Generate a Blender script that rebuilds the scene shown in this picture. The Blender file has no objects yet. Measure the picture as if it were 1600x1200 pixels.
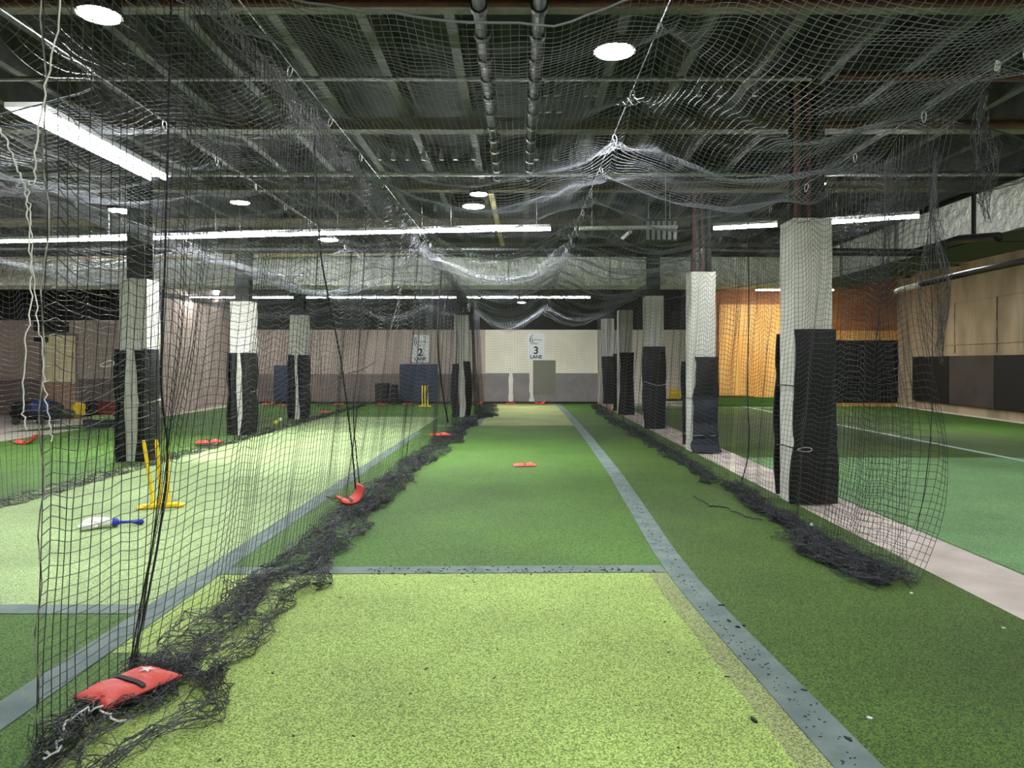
import bpy, math, random
import numpy as np
from mathutils import Vector, Matrix
random.seed(7)
RNG = np.random.RandomState(11)
SC = bpy.context.scene
COL = SC.collection
PI = math.pi

# ---------------------------------------------------------------- camera
H = 1.65
F = 1160.0
CX, CY = 810.0, 567.0
cam_d = bpy.data.cameras.new('camera')
cam = bpy.data.objects.new('camera', cam_d)
COL.objects.link(cam)
cam.location = (0, 0, H)
cam.rotation_euler = (PI / 2, 0, 0)
cam_d.sensor_width = 36
cam_d.lens = F / 1600 * 36
cam_d.shift_x = (800 - CX) / 1600
cam_d.shift_y = -(600 - CY) / 1600
cam_d.clip_end = 200
SC.camera = cam

# ---------------------------------------------------------------- world, exposure
w = bpy.data.worlds.new('world')
SC.world = w
w.use_nodes = True
w.node_tree.nodes['Background'].inputs[0].default_value = (0.75, 0.85, 1.0, 1)
w.node_tree.nodes['Background'].inputs[1].default_value = 0.25
SC.view_settings.view_transform = 'Standard'
SC.view_settings.look = 'None'
SC.view_settings.gamma = 1
SC.view_settings.use_curve_mapping = False
SC.view_settings.exposure = 1.75
E_TUBE = 28.0
E_BAY = 150.0
E_BEAM = 170.0


def at(px, py, Y):
    """world point seen at a pixel of the photograph, at depth Y"""
    return Vector(((px - CX) / F * Y, Y, H - (py - CY) / F * Y))


def onfloor(px, py, z=0.0):
    Y = (H - z) * F / (py - CY)
    return Vector(((px - CX) / F * Y, Y, z))


# ---------------------------------------------------------------- materials
def new_mat(name):
    m = bpy.data.materials.new(name)
    m.use_nodes = True
    nt = m.node_tree
    b = nt.nodes['Principled BSDF']
    return m, nt, b


def S(c):
    """sRGB 0-255 -> linear"""
    out = []
    for v in c:
        v = v / 255
        out.append(v / 12.92 if v <= 0.04045 else ((v + 0.055) / 1.055) ** 2.4)
    return (*out, 1)


def mat(name, col, rough=0.6, metal=0.0, col2=None, scale=8.0, bump=0.0, bscale=None, spec=0.5, contrast=(0.35, 0.65), coords='Object', stretch=None, detail=4, bdist=.03):
    m, nt, b = new_mat(name)
    b.inputs['Roughness'].default_value = rough
    b.inputs['Metallic'].default_value = metal
    b.inputs['Specular IOR Level'].default_value = spec
    b.inputs['Base Color'].default_value = S(col)
    if col2 or bump:
        tc = nt.nodes.new('ShaderNodeTexCoord')
        src = tc.outputs[coords]
        if stretch:
            mp = nt.nodes.new('ShaderNodeMapping')
            mp.inputs['Scale'].default_value = stretch
            nt.links.new(src, mp.inputs[0])
            src = mp.outputs[0]
    if col2:
        n = nt.nodes.new('ShaderNodeTexNoise')
        n.inputs['Scale'].default_value = scale
        n.inputs['Detail'].default_value = detail
        nt.links.new(src, n.inputs['Vector'])
        r = nt.nodes.new('ShaderNodeValToRGB')
        r.color_ramp.elements[0].position = contrast[0]
        r.color_ramp.elements[1].position = contrast[1]
        r.color_ramp.elements[0].color = S(col)
        r.color_ramp.elements[1].color = S(col2)
        nt.links.new(n.outputs['Fac'], r.inputs[0])
        nt.links.new(r.outputs[0], b.inputs['Base Color'])
    if bump:
        n2 = nt.nodes.new('ShaderNodeTexNoise')
        n2.inputs['Scale'].default_value = bscale or scale
        n2.inputs['Detail'].default_value = 3
        nt.links.new(src, n2.inputs['Vector'])
        bp = nt.nodes.new('ShaderNodeBump')
        bp.inputs['Strength'].default_value = bump
        bp.inputs['Distance'].default_value = bdist
        nt.links.new(n2.outputs['Fac'], bp.inputs['Height'])
        nt.links.new(bp.outputs[0], b.inputs['Normal'])
    return m


def turf_mat(name, dark, light, patch=None, grain=125.0):
    """short artificial grass: fine grain of dark roots and light blade tips, broad worn patches"""
    m, nt, b = new_mat(name)
    b.inputs['Roughness'].default_value = 0.75
    b.inputs['Specular IOR Level'].default_value = 0.35
    tc = nt.nodes.new('ShaderNodeTexCoord')
    geo = nt.nodes.new('ShaderNodeNewGeometry')
    n = nt.nodes.new('ShaderNodeTexNoise')
    n.inputs['Scale'].default_value = grain
    n.inputs['Detail'].default_value = 3
    n.inputs['Roughness'].default_value = 0.7
    nt.links.new(geo.outputs['Position'], n.inputs['Vector'])
    r = nt.nodes.new('ShaderNodeValToRGB')
    r.color_ramp.elements[0].position = 0.42
    r.color_ramp.elements[1].position = 0.58
    r.color_ramp.elements[0].color = S(dark)
    r.color_ramp.elements[1].color = S(light)
    nt.links.new(n.outputs['Fac'], r.inputs[0])
    p = nt.nodes.new('ShaderNodeTexNoise')
    p.inputs['Scale'].default_value = 0.9
    p.inputs['Detail'].default_value = 5
    nt.links.new(geo.outputs['Position'], p.inputs['Vector'])
    pr = nt.nodes.new('ShaderNodeMapRange')
    pr.inputs[1].default_value = 0.3
    pr.inputs[2].default_value = 0.7
    pr.inputs[3].default_value = 0.82
    pr.inputs[4].default_value = 1.18
    nt.links.new(p.outputs['Fac'], pr.inputs[0])
    mx = nt.nodes.new('ShaderNodeVectorMath')
    mx.operation = 'SCALE'
    nt.links.new(r.outputs[0], mx.inputs[0])
    nt.links.new(pr.outputs[0], mx.inputs['Scale'])
    nt.links.new(mx.outputs[0], b.inputs['Base Color'])
    bp = nt.nodes.new('ShaderNodeBump')
    bp.inputs['Strength'].default_value = 0.6
    bp.inputs['Distance'].default_value = 0.008
    nt.links.new(n.outputs['Fac'], bp.inputs['Height'])
    nt.links.new(bp.outputs[0], b.inputs['Normal'])
    return m


def emit_mat(name, col, strength):
    m, nt, b = new_mat(name)
    b.inputs['Base Color'].default_value = (0.8, 0.8, 0.8, 1)
    b.inputs['Emission Color'].default_value = col
    b.inputs['Emission Strength'].default_value = strength
    return m


M = {}
M['turf_dark'] = turf_mat('turf_dark', (28, 46, 10), (86, 116, 40))
M['turf_mid'] = turf_mat('turf_mid', (24, 52, 8), (92, 132, 44))
M['turf_lime'] = turf_mat('turf_lime', (88, 110, 42), (182, 206, 114))
M['turf_lime_worn'] = turf_mat('turf_lime_worn', (80, 92, 52), (166, 174, 116))
M['turf_tan'] = turf_mat('turf_tan', (118, 128, 72), (170, 176, 112))
M['turf_mint'] = turf_mat('turf_mint', (96, 120, 72), (178, 198, 138))
M['turf_aqua'] = turf_mat('turf_aqua', (64, 104, 56), (128, 168, 112))
M['line_blue'] = mat('line_blue', (88, 104, 100), 0.8, col2=(110, 124, 118), scale=5, bump=0.3, bscale=160)
M['line_white'] = mat('line_white', (170, 190, 180), 0.8)
M['concrete_floor'] = mat('concrete_floor', (168, 156, 146), 0.7, col2=(205, 192, 182), scale=1.6, bump=0.08, bscale=20)
M['wall_cream'] = mat('wall_cream', (222, 214, 196), 0.8, col2=(232, 225, 208), scale=1.2)
M['wall_grey'] = mat('wall_grey', (124, 119, 117), 0.8, col2=(138, 132, 130), scale=2)
M['wall_mauve'] = mat('wall_mauve', (172, 154, 144), 0.85, col2=(190, 172, 160), scale=1.0)
M['wall_mauve_low'] = mat('wall_mauve_low', (118, 104, 98), 0.85, col2=(134, 118, 110), scale=1.3)
M['wall_dark'] = mat('wall_dark', (30, 28, 27), 0.8, col2=(44, 42, 38), scale=2)
M['patch_grey'] = mat('patch_grey', (120, 119, 106), 0.85)
M['paint_white'] = mat('paint_white', (222, 216, 204), 0.8)
M['concrete_wall'] = mat('concrete_wall', (150, 130, 104), 0.85, col2=(196, 174, 144), scale=1.1, bump=0.25, bscale=9, stretch=(1, 1, 0.35))
M['plywood'] = mat('plywood', (228, 158, 72), 0.6, col2=(244, 186, 104), scale=3, stretch=(1, 1, 0.15))
M['plywood_shaded'] = mat('plywood_shaded', (150, 90, 42), 0.65, col2=(176, 112, 56), scale=3, stretch=(0.3, 1, 1))  # plywood orange darkened to hold the shade on the end wall
M['deck'] = mat('deck', (44, 44, 52), 0.7, col2=(58, 57, 64), scale=1.5)
M['joist'] = mat('joist', (84, 82, 82), 0.6, col2=(106, 103, 98), scale=4, bump=0.3, bscale=30)
M['beam'] = mat('beam', (92, 87, 70), 0.6, col2=(118, 110, 86), scale=3, bump=0.3, bscale=40)
M['rust'] = mat('rust', (78, 48, 38), 0.6, col2=(104, 66, 52), scale=6)
M['black_pipe'] = mat('black_pipe', (20, 20, 20), 0.45)
M['steel_dark'] = mat('steel_dark', (36, 38, 32), 0.55, col2=(58, 60, 50), scale=4)
M['steel_mid'] = mat('steel_mid', (66, 68, 70), 0.45, metal=.3)
M['foil'] = mat('foil', (238, 236, 228), 0.34, metal=0.18, col2=(250, 247, 238), scale=5, bump=1.0, bscale=6, bdist=.16)
M['galv'] = mat('galv', (150, 152, 148), 0.4, metal=0.7)
M['cream_metal'] = mat('cream_metal', (214, 196, 152), 0.5, col2=(196, 172, 128), scale=2)
M['column_white'] = mat('column_white', (206, 203, 192), 0.75, col2=(220, 217, 208), scale=2.5)
M['foam_black'] = mat('foam_black', (11, 11, 11), 0.65, col2=(16, 15, 15), scale=5, bump=0.25, bscale=14)
M['foam_navy'] = mat('foam_navy', (26, 32, 42), 0.6, col2=(32, 40, 52), scale=5)
M['mat_black'] = mat('mat_black', (9, 9, 10), 0.7, col2=(14, 13, 13), scale=2)
M['mat_brown'] = mat('mat_brown', (72, 64, 58), 0.8, col2=(84, 75, 66), scale=1.4)
M['mat_navy'] = mat('mat_navy', (44, 52, 72), 0.75, col2=(54, 62, 84), scale=2)
M['net_side'] = mat('net_side', (36, 38, 42), 0.45, spec=0.6)
M['net_bunch'] = mat('net_bunch', (136, 132, 140), 0.5)
M['net_roof_lit'] = mat('net_roof_lit', (108, 110, 116), 0.5, spec=0.6)  # dark strands coloured pale grey for the lamp light they catch
M['rope_black'] = mat('rope_black', (16, 17, 18), 0.6)
M['rope_white'] = mat('rope_white', (210, 208, 204), 0.7)
M['rope_grey'] = mat('rope_grey', (60, 60, 60), .7, col2=(170, 168, 160), scale=14)
M['wire'] = mat('wire', (120, 120, 122), 0.4, metal=0.6)
M['clip_metal'] = mat('clip_metal', (214, 214, 212), 0.3, metal=0.6)
M['red_vinyl'] = mat('red_vinyl', (206, 56, 44), 0.5, col2=(224, 76, 58), scale=9, bump=0.25, bscale=12)
M['strap'] = mat('strap', (34, 22, 22), 0.7)
M['white_print'] = mat('white_print', (226, 224, 220), 0.6)
M['yellow_plastic'] = mat('yellow_plastic', (240, 206, 12), 0.4)
M['blue_plastic'] = mat('blue_plastic', (32, 54, 168), 0.35)
M['white_plastic'] = mat('white_plastic', (226, 224, 218), 0.5)
M['sign_white'] = mat('sign_white', (226, 226, 226), 0.5)
M['sign_ink'] = mat('sign_ink', (38, 40, 46), 0.6)
M['sign_grey'] = mat('sign_grey', (110, 116, 134), 0.6)
M['tube_glow'] = emit_mat('tube_glow', (0.93, 0.98, 1.0, 1), E_TUBE)
M['bay_glow'] = emit_mat('bay_glow', (0.95, 0.98, 1.0, 1), E_BAY)
M['white_metal'] = mat('white_metal', (205, 205, 200), 0.4)
M['gear_black'] = mat('gear_black', (20, 20, 22), 0.7, col2=(34, 34, 36), scale=12)
M['gear_blue'] = mat('gear_blue', (36, 50, 98), 0.7)
M['gear_red'] = mat('gear_red', (110, 34, 28), 0.7)
M['gear_green'] = mat('gear_green', (118, 140, 70), 0.7, col2=(70, 90, 50), scale=30)
M['door_cream'] = mat('door_cream', (250, 234, 184), 0.6)
M['door_low'] = mat('door_low', (176, 140, 112), 0.7)


# ---------------------------------------------------------------- mesh helpers
class MB:
    def __init__(self):
        self.v, self.f, self.mi, self.mats = [], [], [], []

    def add(self, vs, fs, mi=0):
        n = len(self.v)
        self.v += [tuple(p) for p in vs]
        for f in fs:
            self.f.append(tuple(i + n for i in f))
            self.mi.append(mi)
        return self

    def box(self, lo, hi, mi=0):
        (a, b, c), (d, e, g) = lo, hi
        vs = [(a, b, c), (d, b, c), (d, e, c), (a, e, c), (a, b, g), (d, b, g), (d, e, g), (a, e, g)]
        return self.add(vs, [(0, 3, 2, 1), (4, 5, 6, 7), (0, 1, 5, 4), (1, 2, 6, 5), (2, 3, 7, 6), (3, 0, 4, 7)], mi)

    def obox(self, p, q, w_, h_, up=(0, 0, 1), mi=0):
        """box beam from p to q, width w_, height h_ centred on the line"""
        p, q = Vector(p), Vector(q)
        d = (q - p).normalized()
        s = d.cross(Vector(up)).normalized()
        u = s.cross(d)
        vs = []
        for e in (p, q):
            for a, b in ((-1, -1), (1, -1), (1, 1), (-1, 1)):
                vs.append(e + s * (a * w_ / 2) + u * (b * h_ / 2))
        return self.add(vs, [(0, 1, 2, 3), (7, 6, 5, 4), (0, 4, 5, 1), (1, 5, 6, 2), (2, 6, 7, 3), (3, 7, 4, 0)], mi)

    def tube(self, pts, r, n=6, closed=False, mi=0, caps=True):
        pts = [Vector(p) for p in pts]
        N = len(pts)
        vs, fs = [], []
        ref = None
        for i, p in enumerate(pts):
            a = pts[(i - 1) % N] if (closed or i > 0) else p
            b = pts[(i + 1) % N] if (closed or i < N - 1) else p
            d = (b - a)
            d = d.normalized() if d.length > 1e-9 else Vector((0, 0, 1))
            if ref is None:
                ref = Vector((0, 0, 1)) if abs(d.z) < 0.9 else Vector((1, 0, 0))
            s = d.cross(ref)
            if s.length < 1e-6:
                s = d.orthogonal()
            s.normalize()
            u = s.cross(d)
            ref = u
            rr = r[i] if isinstance(r, (list, tuple)) else r
            for k in range(n):
                t = 2 * PI * k / n
                vs.append(p + s * (math.cos(t) * rr) + u * (math.sin(t) * rr))
        for i in range(N if closed else N - 1):
            j = (i + 1) % N
            for k in range(n):
                l = (k + 1) % n
                fs.append((i * n + k, i * n + l, j * n + l, j * n + k))
        if caps and not closed:
            fs.append(tuple(range(n)))
            fs.append(tuple((N - 1) * n + k for k in reversed(range(n))))
        return self.add(vs, fs, mi)

    def cyl(self, c, r, z0, z1, n=20, r2=None, mi=0):
        r2 = r if r2 is None else r2
        vs = [(c[0] + math.cos(2 * PI * k / n) * r, c[1] + math.sin(2 * PI * k / n) * r, z0) for k in range(n)]
        vs += [(c[0] + math.cos(2 * PI * k / n) * r2, c[1] + math.sin(2 * PI * k / n) * r2, z1) for k in range(n)]
        fs = [(k, (k + 1) % n, n + (k + 1) % n, n + k) for k in range(n)]
        fs += [tuple(reversed(range(n))), tuple(range(n, 2 * n))]
        return self.add(vs, fs, mi)

    def prism(self, poly, axis, a, b, mi=0):
        """polygon in the plane normal to axis, from a to b"""
        n = len(poly)

        def pt(p, t):
            return {'x': (t, p[0], p[1]), 'y': (p[0], t, p[1]), 'z': (p[0], p[1], t)}[axis]
        vs = [pt(p, a) for p in poly] + [pt(p, b) for p in poly]
        fs = [tuple(range(n)), tuple(range(2 * n - 1, n - 1, -1))] + [(k, n + k, n + (k + 1) % n, (k + 1) % n) for k in range(n)]
        return self.add(vs, fs, mi)

    def mesh(self, name, mats, smooth=False):
        me = bpy.data.meshes.new(name)
        me.from_pydata(self.v, [], self.f)
        for m in (mats if isinstance(mats, (list, tuple)) else [mats]):
            me.materials.append(M[m] if isinstance(m, str) else m)
        me.polygons.foreach_set('material_index', self.mi)
        if smooth:
            me.polygons.foreach_set('use_smooth', [True] * len(me.polygons))
        me.update()
        return me

    def build(self, name, mats, parent=None, smooth=False, bevel=0, origin=None):
        if origin is not None:
            o_ = Vector(origin)
            self.v = [tuple(Vector(p) - o_) for p in self.v]
        o = bpy.data.objects.new(name, self.mesh(name, mats, smooth))
        COL.objects.link(o)
        if origin is not None:
            o.location = origin
        if parent:
            o.parent = parent
        if bevel:
            b = o.modifiers.new('bevel', 'BEVEL')
            b.width = bevel
            b.segments = 2
        return o


def tag(o, label=None, cat=None, group=None, kind=None):
    for k, v in (('label', label), ('category', cat), ('group', group), ('kind', kind)):
        if v:
            o[k] = v
    return o


def empty(name, loc, label, cat, group=None, rz=0, kind=None):
    o = bpy.data.objects.new(name, None)
    COL.objects.link(o)
    o.location = loc
    o.rotation_euler = (0, 0, rz)
    o.empty_display_size = 0.1
    return tag(o, label, cat, group, kind)


def copy_tree(o, parent=None):
    c = o.copy()
    COL.objects.link(c)
    c.parent = parent
    for ch in list(o.children):
        copy_tree(ch, c)
    return c


def noise1(x, seed=0, octaves=3):
    r = np.random.RandomState(seed)
    out = np.zeros_like(np.asarray(x, float))
    f, a = 1.0, 1.0
    for _ in range(octaves):
        out += a * np.sin(np.asarray(x) * f + r.rand() * 6.28) * np.cos(np.asarray(x) * f * 0.63 + r.rand() * 6.28)
        f *= 2.1
        a *= 0.55
    return out


def noise2(x, y, seed=0, octaves=4):
    r = np.random.RandomState(seed)
    out = np.zeros(np.broadcast(x, y).shape)
    a, f = 1.0, 1.0
    for _ in range(octaves):
        for _k in range(3):
            th = r.rand() * 6.28
            out += a / 2 * np.sin(f * (np.cos(th) * x + np.sin(th) * y) + r.rand() * 6.28)
        a *= 0.6
        f *= 1.9
    return out


# ================================================================ STRUCTURE
# floor slab: one concrete floor; turf laid on it in pieces
fl = MB().box((-20, -6, -0.2), (17, 32, 0.0)).build('floor', 'concrete_floor')
tag(fl, 'pale concrete floor under the turf', kind='structure')


def turf(name, poly, m, z=0.012, parent=fl):
    return MB().prism(poly, 'z', 0.0, z).build(name, m, parent)


RL = [(1.40, -4), (1.38, 3.0), (1.27, 5.0), (1.25, 6.0), (1.34, 8.4), (1.43, 11.0), (1.52, 16), (1.58, 23), (1.57, 29.6)]   # right lane line (centre), gently bent
LL = -2.42


def rx(y):
    ys = [p[1] for p in RL]
    xs = [p[0] for p in RL]
    return float(np.interp(y, ys, xs))


def strip_poly(y0, y1, xl, xr, n=14):
    ysn = np.linspace(y0, y1, n)
    fl_ = (lambda y: xl) if not callable(xl) else xl
    fr_ = (lambda y: xr) if not callable(xr) else xr
    return [(fl_(y), y) for y in ysn] + [(fr_(y), y) for y in reversed(ysn)]


# lane 3
YC = 5.86
YF = 19.4
turf('turf_panel', strip_poly(-4, YC, -1.95, lambda y: rx(y) - 0.24), 'turf_lime')
turf('turf_panel', strip_poly(-4, YC, lambda y: rx(y) - 0.24, rx), 'turf_lime_worn')
turf('turf_panel', [(LL, -4), (-1.95, -4), (-1.95, 4.2), (LL, 4.2)], 'turf_mid')
turf('turf_panel', [(LL, 4.2), (-1.95, 4.2), (-1.95, YC), (LL, YC)], 'turf_lime')
turf('turf_panel', strip_poly(YC, YF, LL, rx), 'turf_mid')
turf('turf_panel', [(LL, YF), (-1.05, YF), (-1.05, 30), (LL, 30)], 'turf_mid')
turf('turf_panel', strip_poly(YF, 30, -1.05, rx), 'turf_tan')
turf('turf_panel', strip_poly(-4, YF, rx, 3.22), 'turf_dark')
turf('turf_panel', strip_poly(YF, 30, rx, 3.22), 'turf_mid')
# lane 2
turf('turf_panel', [(-6.15, -4), (LL, -4), (LL, 4.93), (-6.15, 4.93)], 'turf_mid')
turf('turf_panel', [(-6.15, 4.93), (LL, 4.93), (LL, 22.5), (-6.15, 22.5)], 'turf_mint')
turf('turf_panel', [(-6.15, 22.5), (LL, 22.5), (LL, 30), (-6.15, 30)], 'turf_mid')
# lane 1
turf('turf_panel', [(-10.8, -4), (-6.15, -4), (-6.15, 30), (-10.8, 30)], 'turf_mid')
# lane 4
turf('turf_panel', [(3.93, -4), (11.5, -4), (11.5, 12.85), (3.93, 12.85)], 'turf_aqua')
turf('turf_panel', [(3.93, 12.85), (10.9, 12.85), (10.9, 28), (3.93, 28)], 'turf_dark')
turf('turf_panel', [(10.9, 12.85), (13.0, 12.85), (14.2, 28), (10.9, 28)], 'turf_mid')


def line(poly, m='line_blue', z=0.018):
    return MB().prism(poly, 'z', 0.011, z).build('lane_line', m, fl)


line(strip_poly(-4, 29.8, lambda y: rx(y) - 0.1, lambda y: rx(y) + 0.1, 40))
line([(LL - .11, -4), (LL + .11, -4), (LL + .13, 17.5), (LL - .03, 17.5)])
line([(-1.13, YF), (-1.0, YF), (-1.0, 29.8), (-1.13, 29.8)])
line([(LL + .1, 5.74), (rx(5.8) - .1, 5.80), (rx(5.9) - .1, 6.0), (LL + .1, 5.93)], z=0.017)
line([(-6.1, 4.84), (LL - .1, 4.84), (LL - .1, 5.02), (-6.1, 5.02)], z=0.017)
line([(8.38, -4), (8.50, -4), (8.50, 27.9), (8.38, 27.9)], 'line_white')
line([(3.95, 27.0), (10.8, 27.0), (10.8, 27.12), (3.95, 27.12)], 'line_white', 0.017)
line([(-2.2, YF - .03), (-1.1, YF - .03), (-1.1, YF + .05), (-2.2, YF + .05)], 'line_white', 0.017)

def wx(y):
    return 12.1 + .078 * y


# ceiling: deck, cross beams, joists
ceil = MB().box((-20, -6, 5.3), (17, 32, 5.5)).build('ceiling', 'deck')
tag(ceil, 'dark open metal deck ceiling', kind='structure')
for k, y in enumerate((3.0, 6.4, 9.8, 13.2, 16.6, 20.0, 23.4, 26.8, 29.9)):
    b = MB()
    xe = wx(y) - .05
    b.box((-19.9, y - .10, 4.70), (xe, y + .10, 4.73))
    b.box((-19.9, y - .015, 4.73), (xe, y + .015, 4.84))
    b.box((-19.9, y - .10, 4.84), (xe, y + .10, 4.86))
    o = b.build('ceiling_beam', 'beam')
    tag(o, kind='structure')
x = -19.5
while x < 11.5:
    b = MB()
    b.box((x - .05, -5.9, 4.865), (x + .05, 31.9, 4.89))
    b.box((x - .012, -5.9, 4.89), (x + .012, 31.9, 5.28))
    b.box((x - .05, -5.9, 5.27), (x + .05, 31.9, 5.299))
    b.build('joist', 'joist', ceil)
    x += 0.82

# walls
YB = 30.3


def wall(name, lo, hi, m):
    o = MB().box(lo, hi).build(name, m)
    return tag(o, kind='structure')


wall('wall_back', (-1.35, YB, 1.23), (3.25, YB + .3, 3.0), 'wall_cream')
wall('wall_back_lower', (-1.35, YB - .004, 0), (3.25, YB + .3, 1.23), 'wall_grey')
wall('wall_back_upper', (-20, YB - .01, 3.0), (17, YB + .3, 5.3), 'wall_dark')
wall('wall_back_mid', (-12, YB, 1.2), (-1.35, YB + .3, 3.0), 'wall_mauve')
wall('wall_back_mid_lower', (-12, YB - .004, 0), (-1.35, YB + .3, 1.2), 'wall_mauve_low')
wall('wall_back_right', (3.25, YB, 0), (8.0, YB + .3, 3.0), 'wall_cream')
wall('wall_left_jut', (-20, 23.5, 1.15), (-11.4, 23.8, 3.0), 'wall_mauve')
wall('wall_left_jut_lower', (-20, 23.49, 0), (-11.4, 23.8, 1.15), 'wall_mauve_low')
wall('wall_left_jut_upper', (-20, 23.48, 3.0), (-11.4, 23.8, 5.3), 'wall_dark')
wall('wall_left_return', (-11.7, 23.79, 0), (-11.4, YB + .3, 5.3), 'wall_mauve')
wall('wall_left', (-20.3, -6, 0), (-20, 23.8, 5.3), 'wall_mauve')
wall('wall_front', (-20, -6.3, 0), (17, -6, 5.3), 'concrete_wall')


rw = MB().prism([(wx(-6), -6), (wx(30), 30), (wx(30) + .4, 30), (wx(-6) + .4, -6)], 'z', 0, 5.3).build('wall_right', 'concrete_wall')
tag(rw, kind='structure')
# formwork lift bands and kicker on the right wall
for z0, z1 in ((0.0, 0.30), (2.22, 2.25), (3.55, 3.58)):
    t = MB().prism([(wx(-6) - .03, -6), (wx(28) - .03, 28), (wx(28) + .02, 28), (wx(-6) + .02, -6)], 'z', z0, z1).build('formwork_ledge', 'concrete_wall', rw)
t = MB().prism([(wx(-6) - .10, -6), (wx(28) - .10, 28), (wx(28) - .03, 28), (wx(-6) - .03, -6)], 'z', 0, .05).build('baseboard_right', 'paint_white')
tag(t, 'pale strip along the foot of the concrete wall', kind='structure')
# lane 4 back wall: plywood with green foot
WB4 = 28.0
wall('wall_far_right', (7.4, WB4, 0), (14.9, WB4 + .3, 5.3), 'plywood_shaded')
# orange boarding of the far right bay: separate sheets
bo = empty('plywood_boarding', (9.0, WB4 - .03, 0), 'bright orange plywood boarding on the end wall of the far right bay', 'boarding')
xs = [7.55, 8.3, 9.05, 9.86, 10.7, 11.7]
for i in range(5):
    a, b_ = xs[i], xs[i + 1]
    zb0 = 0.42 if a < 8.9 else 0.42 - (a - 8.9) * .35
    zb1 = 0.42 if a < 8.2 else (0.42 - (b_ - 8.9) * .35 if b_ > 8.9 else .42)
    MB().prism([(a + .006, max(.05, zb0)), (b_ - .006, max(.03, zb1)), (b_ - .006, 3.85), (a + .006, 3.85)], 'y', WB4 - .05, WB4 - .001).build('plywood_sheet', 'plywood', bo).location = -Vector((9.0, WB4 - .03, 0))
g = MB().box((7.45, WB4 - .09, 0.012), (11.4, WB4 - .052, 0.36)).build('turf_upstand', 'turf_mid')
tag(g, 'green turf turned up the foot of the orange boarding', 'turf upstand')
# black crash mats in timber frame
fr = empty('framed_crash_mat', (13.2, WB4 - .02, 0), 'black padding panels in an orange timber frame at the far right end wall', 'crash mat')
L = Vector((13.2, WB4 - .02, 0))
for a, b_ in ((11.72, 12.72), (12.76, 13.8), (13.84, 14.78)):
    o = MB().box((a, WB4 - .09, .14), (b_, WB4 - .002, 2.5)).build('padding_panel', 'mat_black', fr)
    o.location = -L
for lo, hi in (((11.7, WB4 - .1, 2.5), (14.86, WB4, 2.86)), ((11.7, WB4 - .1, 0.01), (14.86, WB4, .14)), ((14.78, WB4 - .12, .14), (14.9, WB4, 2.5))):
    o = MB().box(lo, hi).build('timber_rail', 'plywood', fr)
    o.location = -L

# panels on the right wall
cols = ['mat_black', 'mat_brown', 'mat_black', 'mat_black']
labs = ['black wall pad beside the timber frame on the concrete wall', 'grey-brown wall pad between two black ones on the concrete wall',
        'black wall pad at the right edge, next to the grey-brown one', 'black wall pad on the concrete wall just outside the picture']
ysp = [26.5, 23.9, 21.3, 18.6, 15.9]
for i in range(4):
    y1, y0 = ysp[i] - .02, ysp[i + 1] + .02
    o = MB().prism([(wx(y0) - .12, y0), (wx(y1) - .12, y1), (wx(y1) - .031, y1), (wx(y0) - .031, y0)], 'z', .33, 1.87).build('wall_pad', cols[i], bevel=.01)
    tag(o, labs[i], 'wall pad', 'wall pads on the right concrete wall')
# long seepage stains on the concrete (own-shaped marks)
for k in range(9):
    y = 15.5 + k * 1.15 + random.random() * .5
    pts = []
    ww = .03 + random.random() * .03
    for j in range(9):
        pts.append((y - ww * (0.5 + random.random()), 1.95 + j * .2))
    for j in reversed(range(9)):
        pts.append((y + ww * (0.5 + random.random()), 1.95 + j * .2))
    o = MB().add([(wx(p[0]) - .004, p[0], p[1]) for p in pts], [(j, j + 1, 16 - j, 17 - j) for j in range(8)]).build('seep_mark', mat('seep%d' % k, (92, 74, 58) if k % 2 else (184, 170, 150), .9), rw)

# ---------------------------------------------------------------- back wall details
# white drips and a darker olive grey rectangle
for cx_, zt, seed in ((-.30, 1.42, 1), (.55, 1.28, 2)):
    r = random.Random(seed)
    pl, pr_ = [], []
    for j in range(11):
        z = .02 + (zt - .02) * j / 10
        wdt = .07 + .05 * r.random()
        pl.append((cx_ - wdt, z))
        pr_.append((cx_ + wdt * .8, z))
    n = len(pl)
    o = MB().prism(pl + pr_[::-1], 'y', YB - .012, YB - .003).build('peeled_paint', 'paint_white')
    tag(o, 'ragged vertical strip of bare white paint, ' + ('left one' if seed == 1 else 'under the lane sign'), 'paint patch')
o = MB().box((.60, YB - .018, .35), (1.52, YB - .005, 1.755)).build('grey_patch', 'patch_grey')
tag(o, 'dull olive grey rectangle below the lane 3 sign', 'wall patch')


def text_mesh(s, size, m, parent, loc, bold=.0):
    cu = bpy.data.curves.new('t', 'FONT')
    cu.body = s
    cu.size = size
    cu.align_x = 'CENTER'
    cu.extrude = .002
    cu.offset = bold
    ob = bpy.data.objects.new('t', cu)
    COL.objects.link(ob)
    dg = bpy.context.evaluated_depsgraph_get()
    me = bpy.data.meshes.new_from_object(ob.evaluated_get(dg))
    bpy.data.objects.remove(ob)
    me.materials.clear()
    me.materials.append(M[m])
    o = bpy.data.objects.new('lettering', me)
    COL.objects.link(o)
    o.parent = parent
    o.location = loc
    o.rotation_euler = (PI / 2, 0, 0)
    return o


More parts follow.
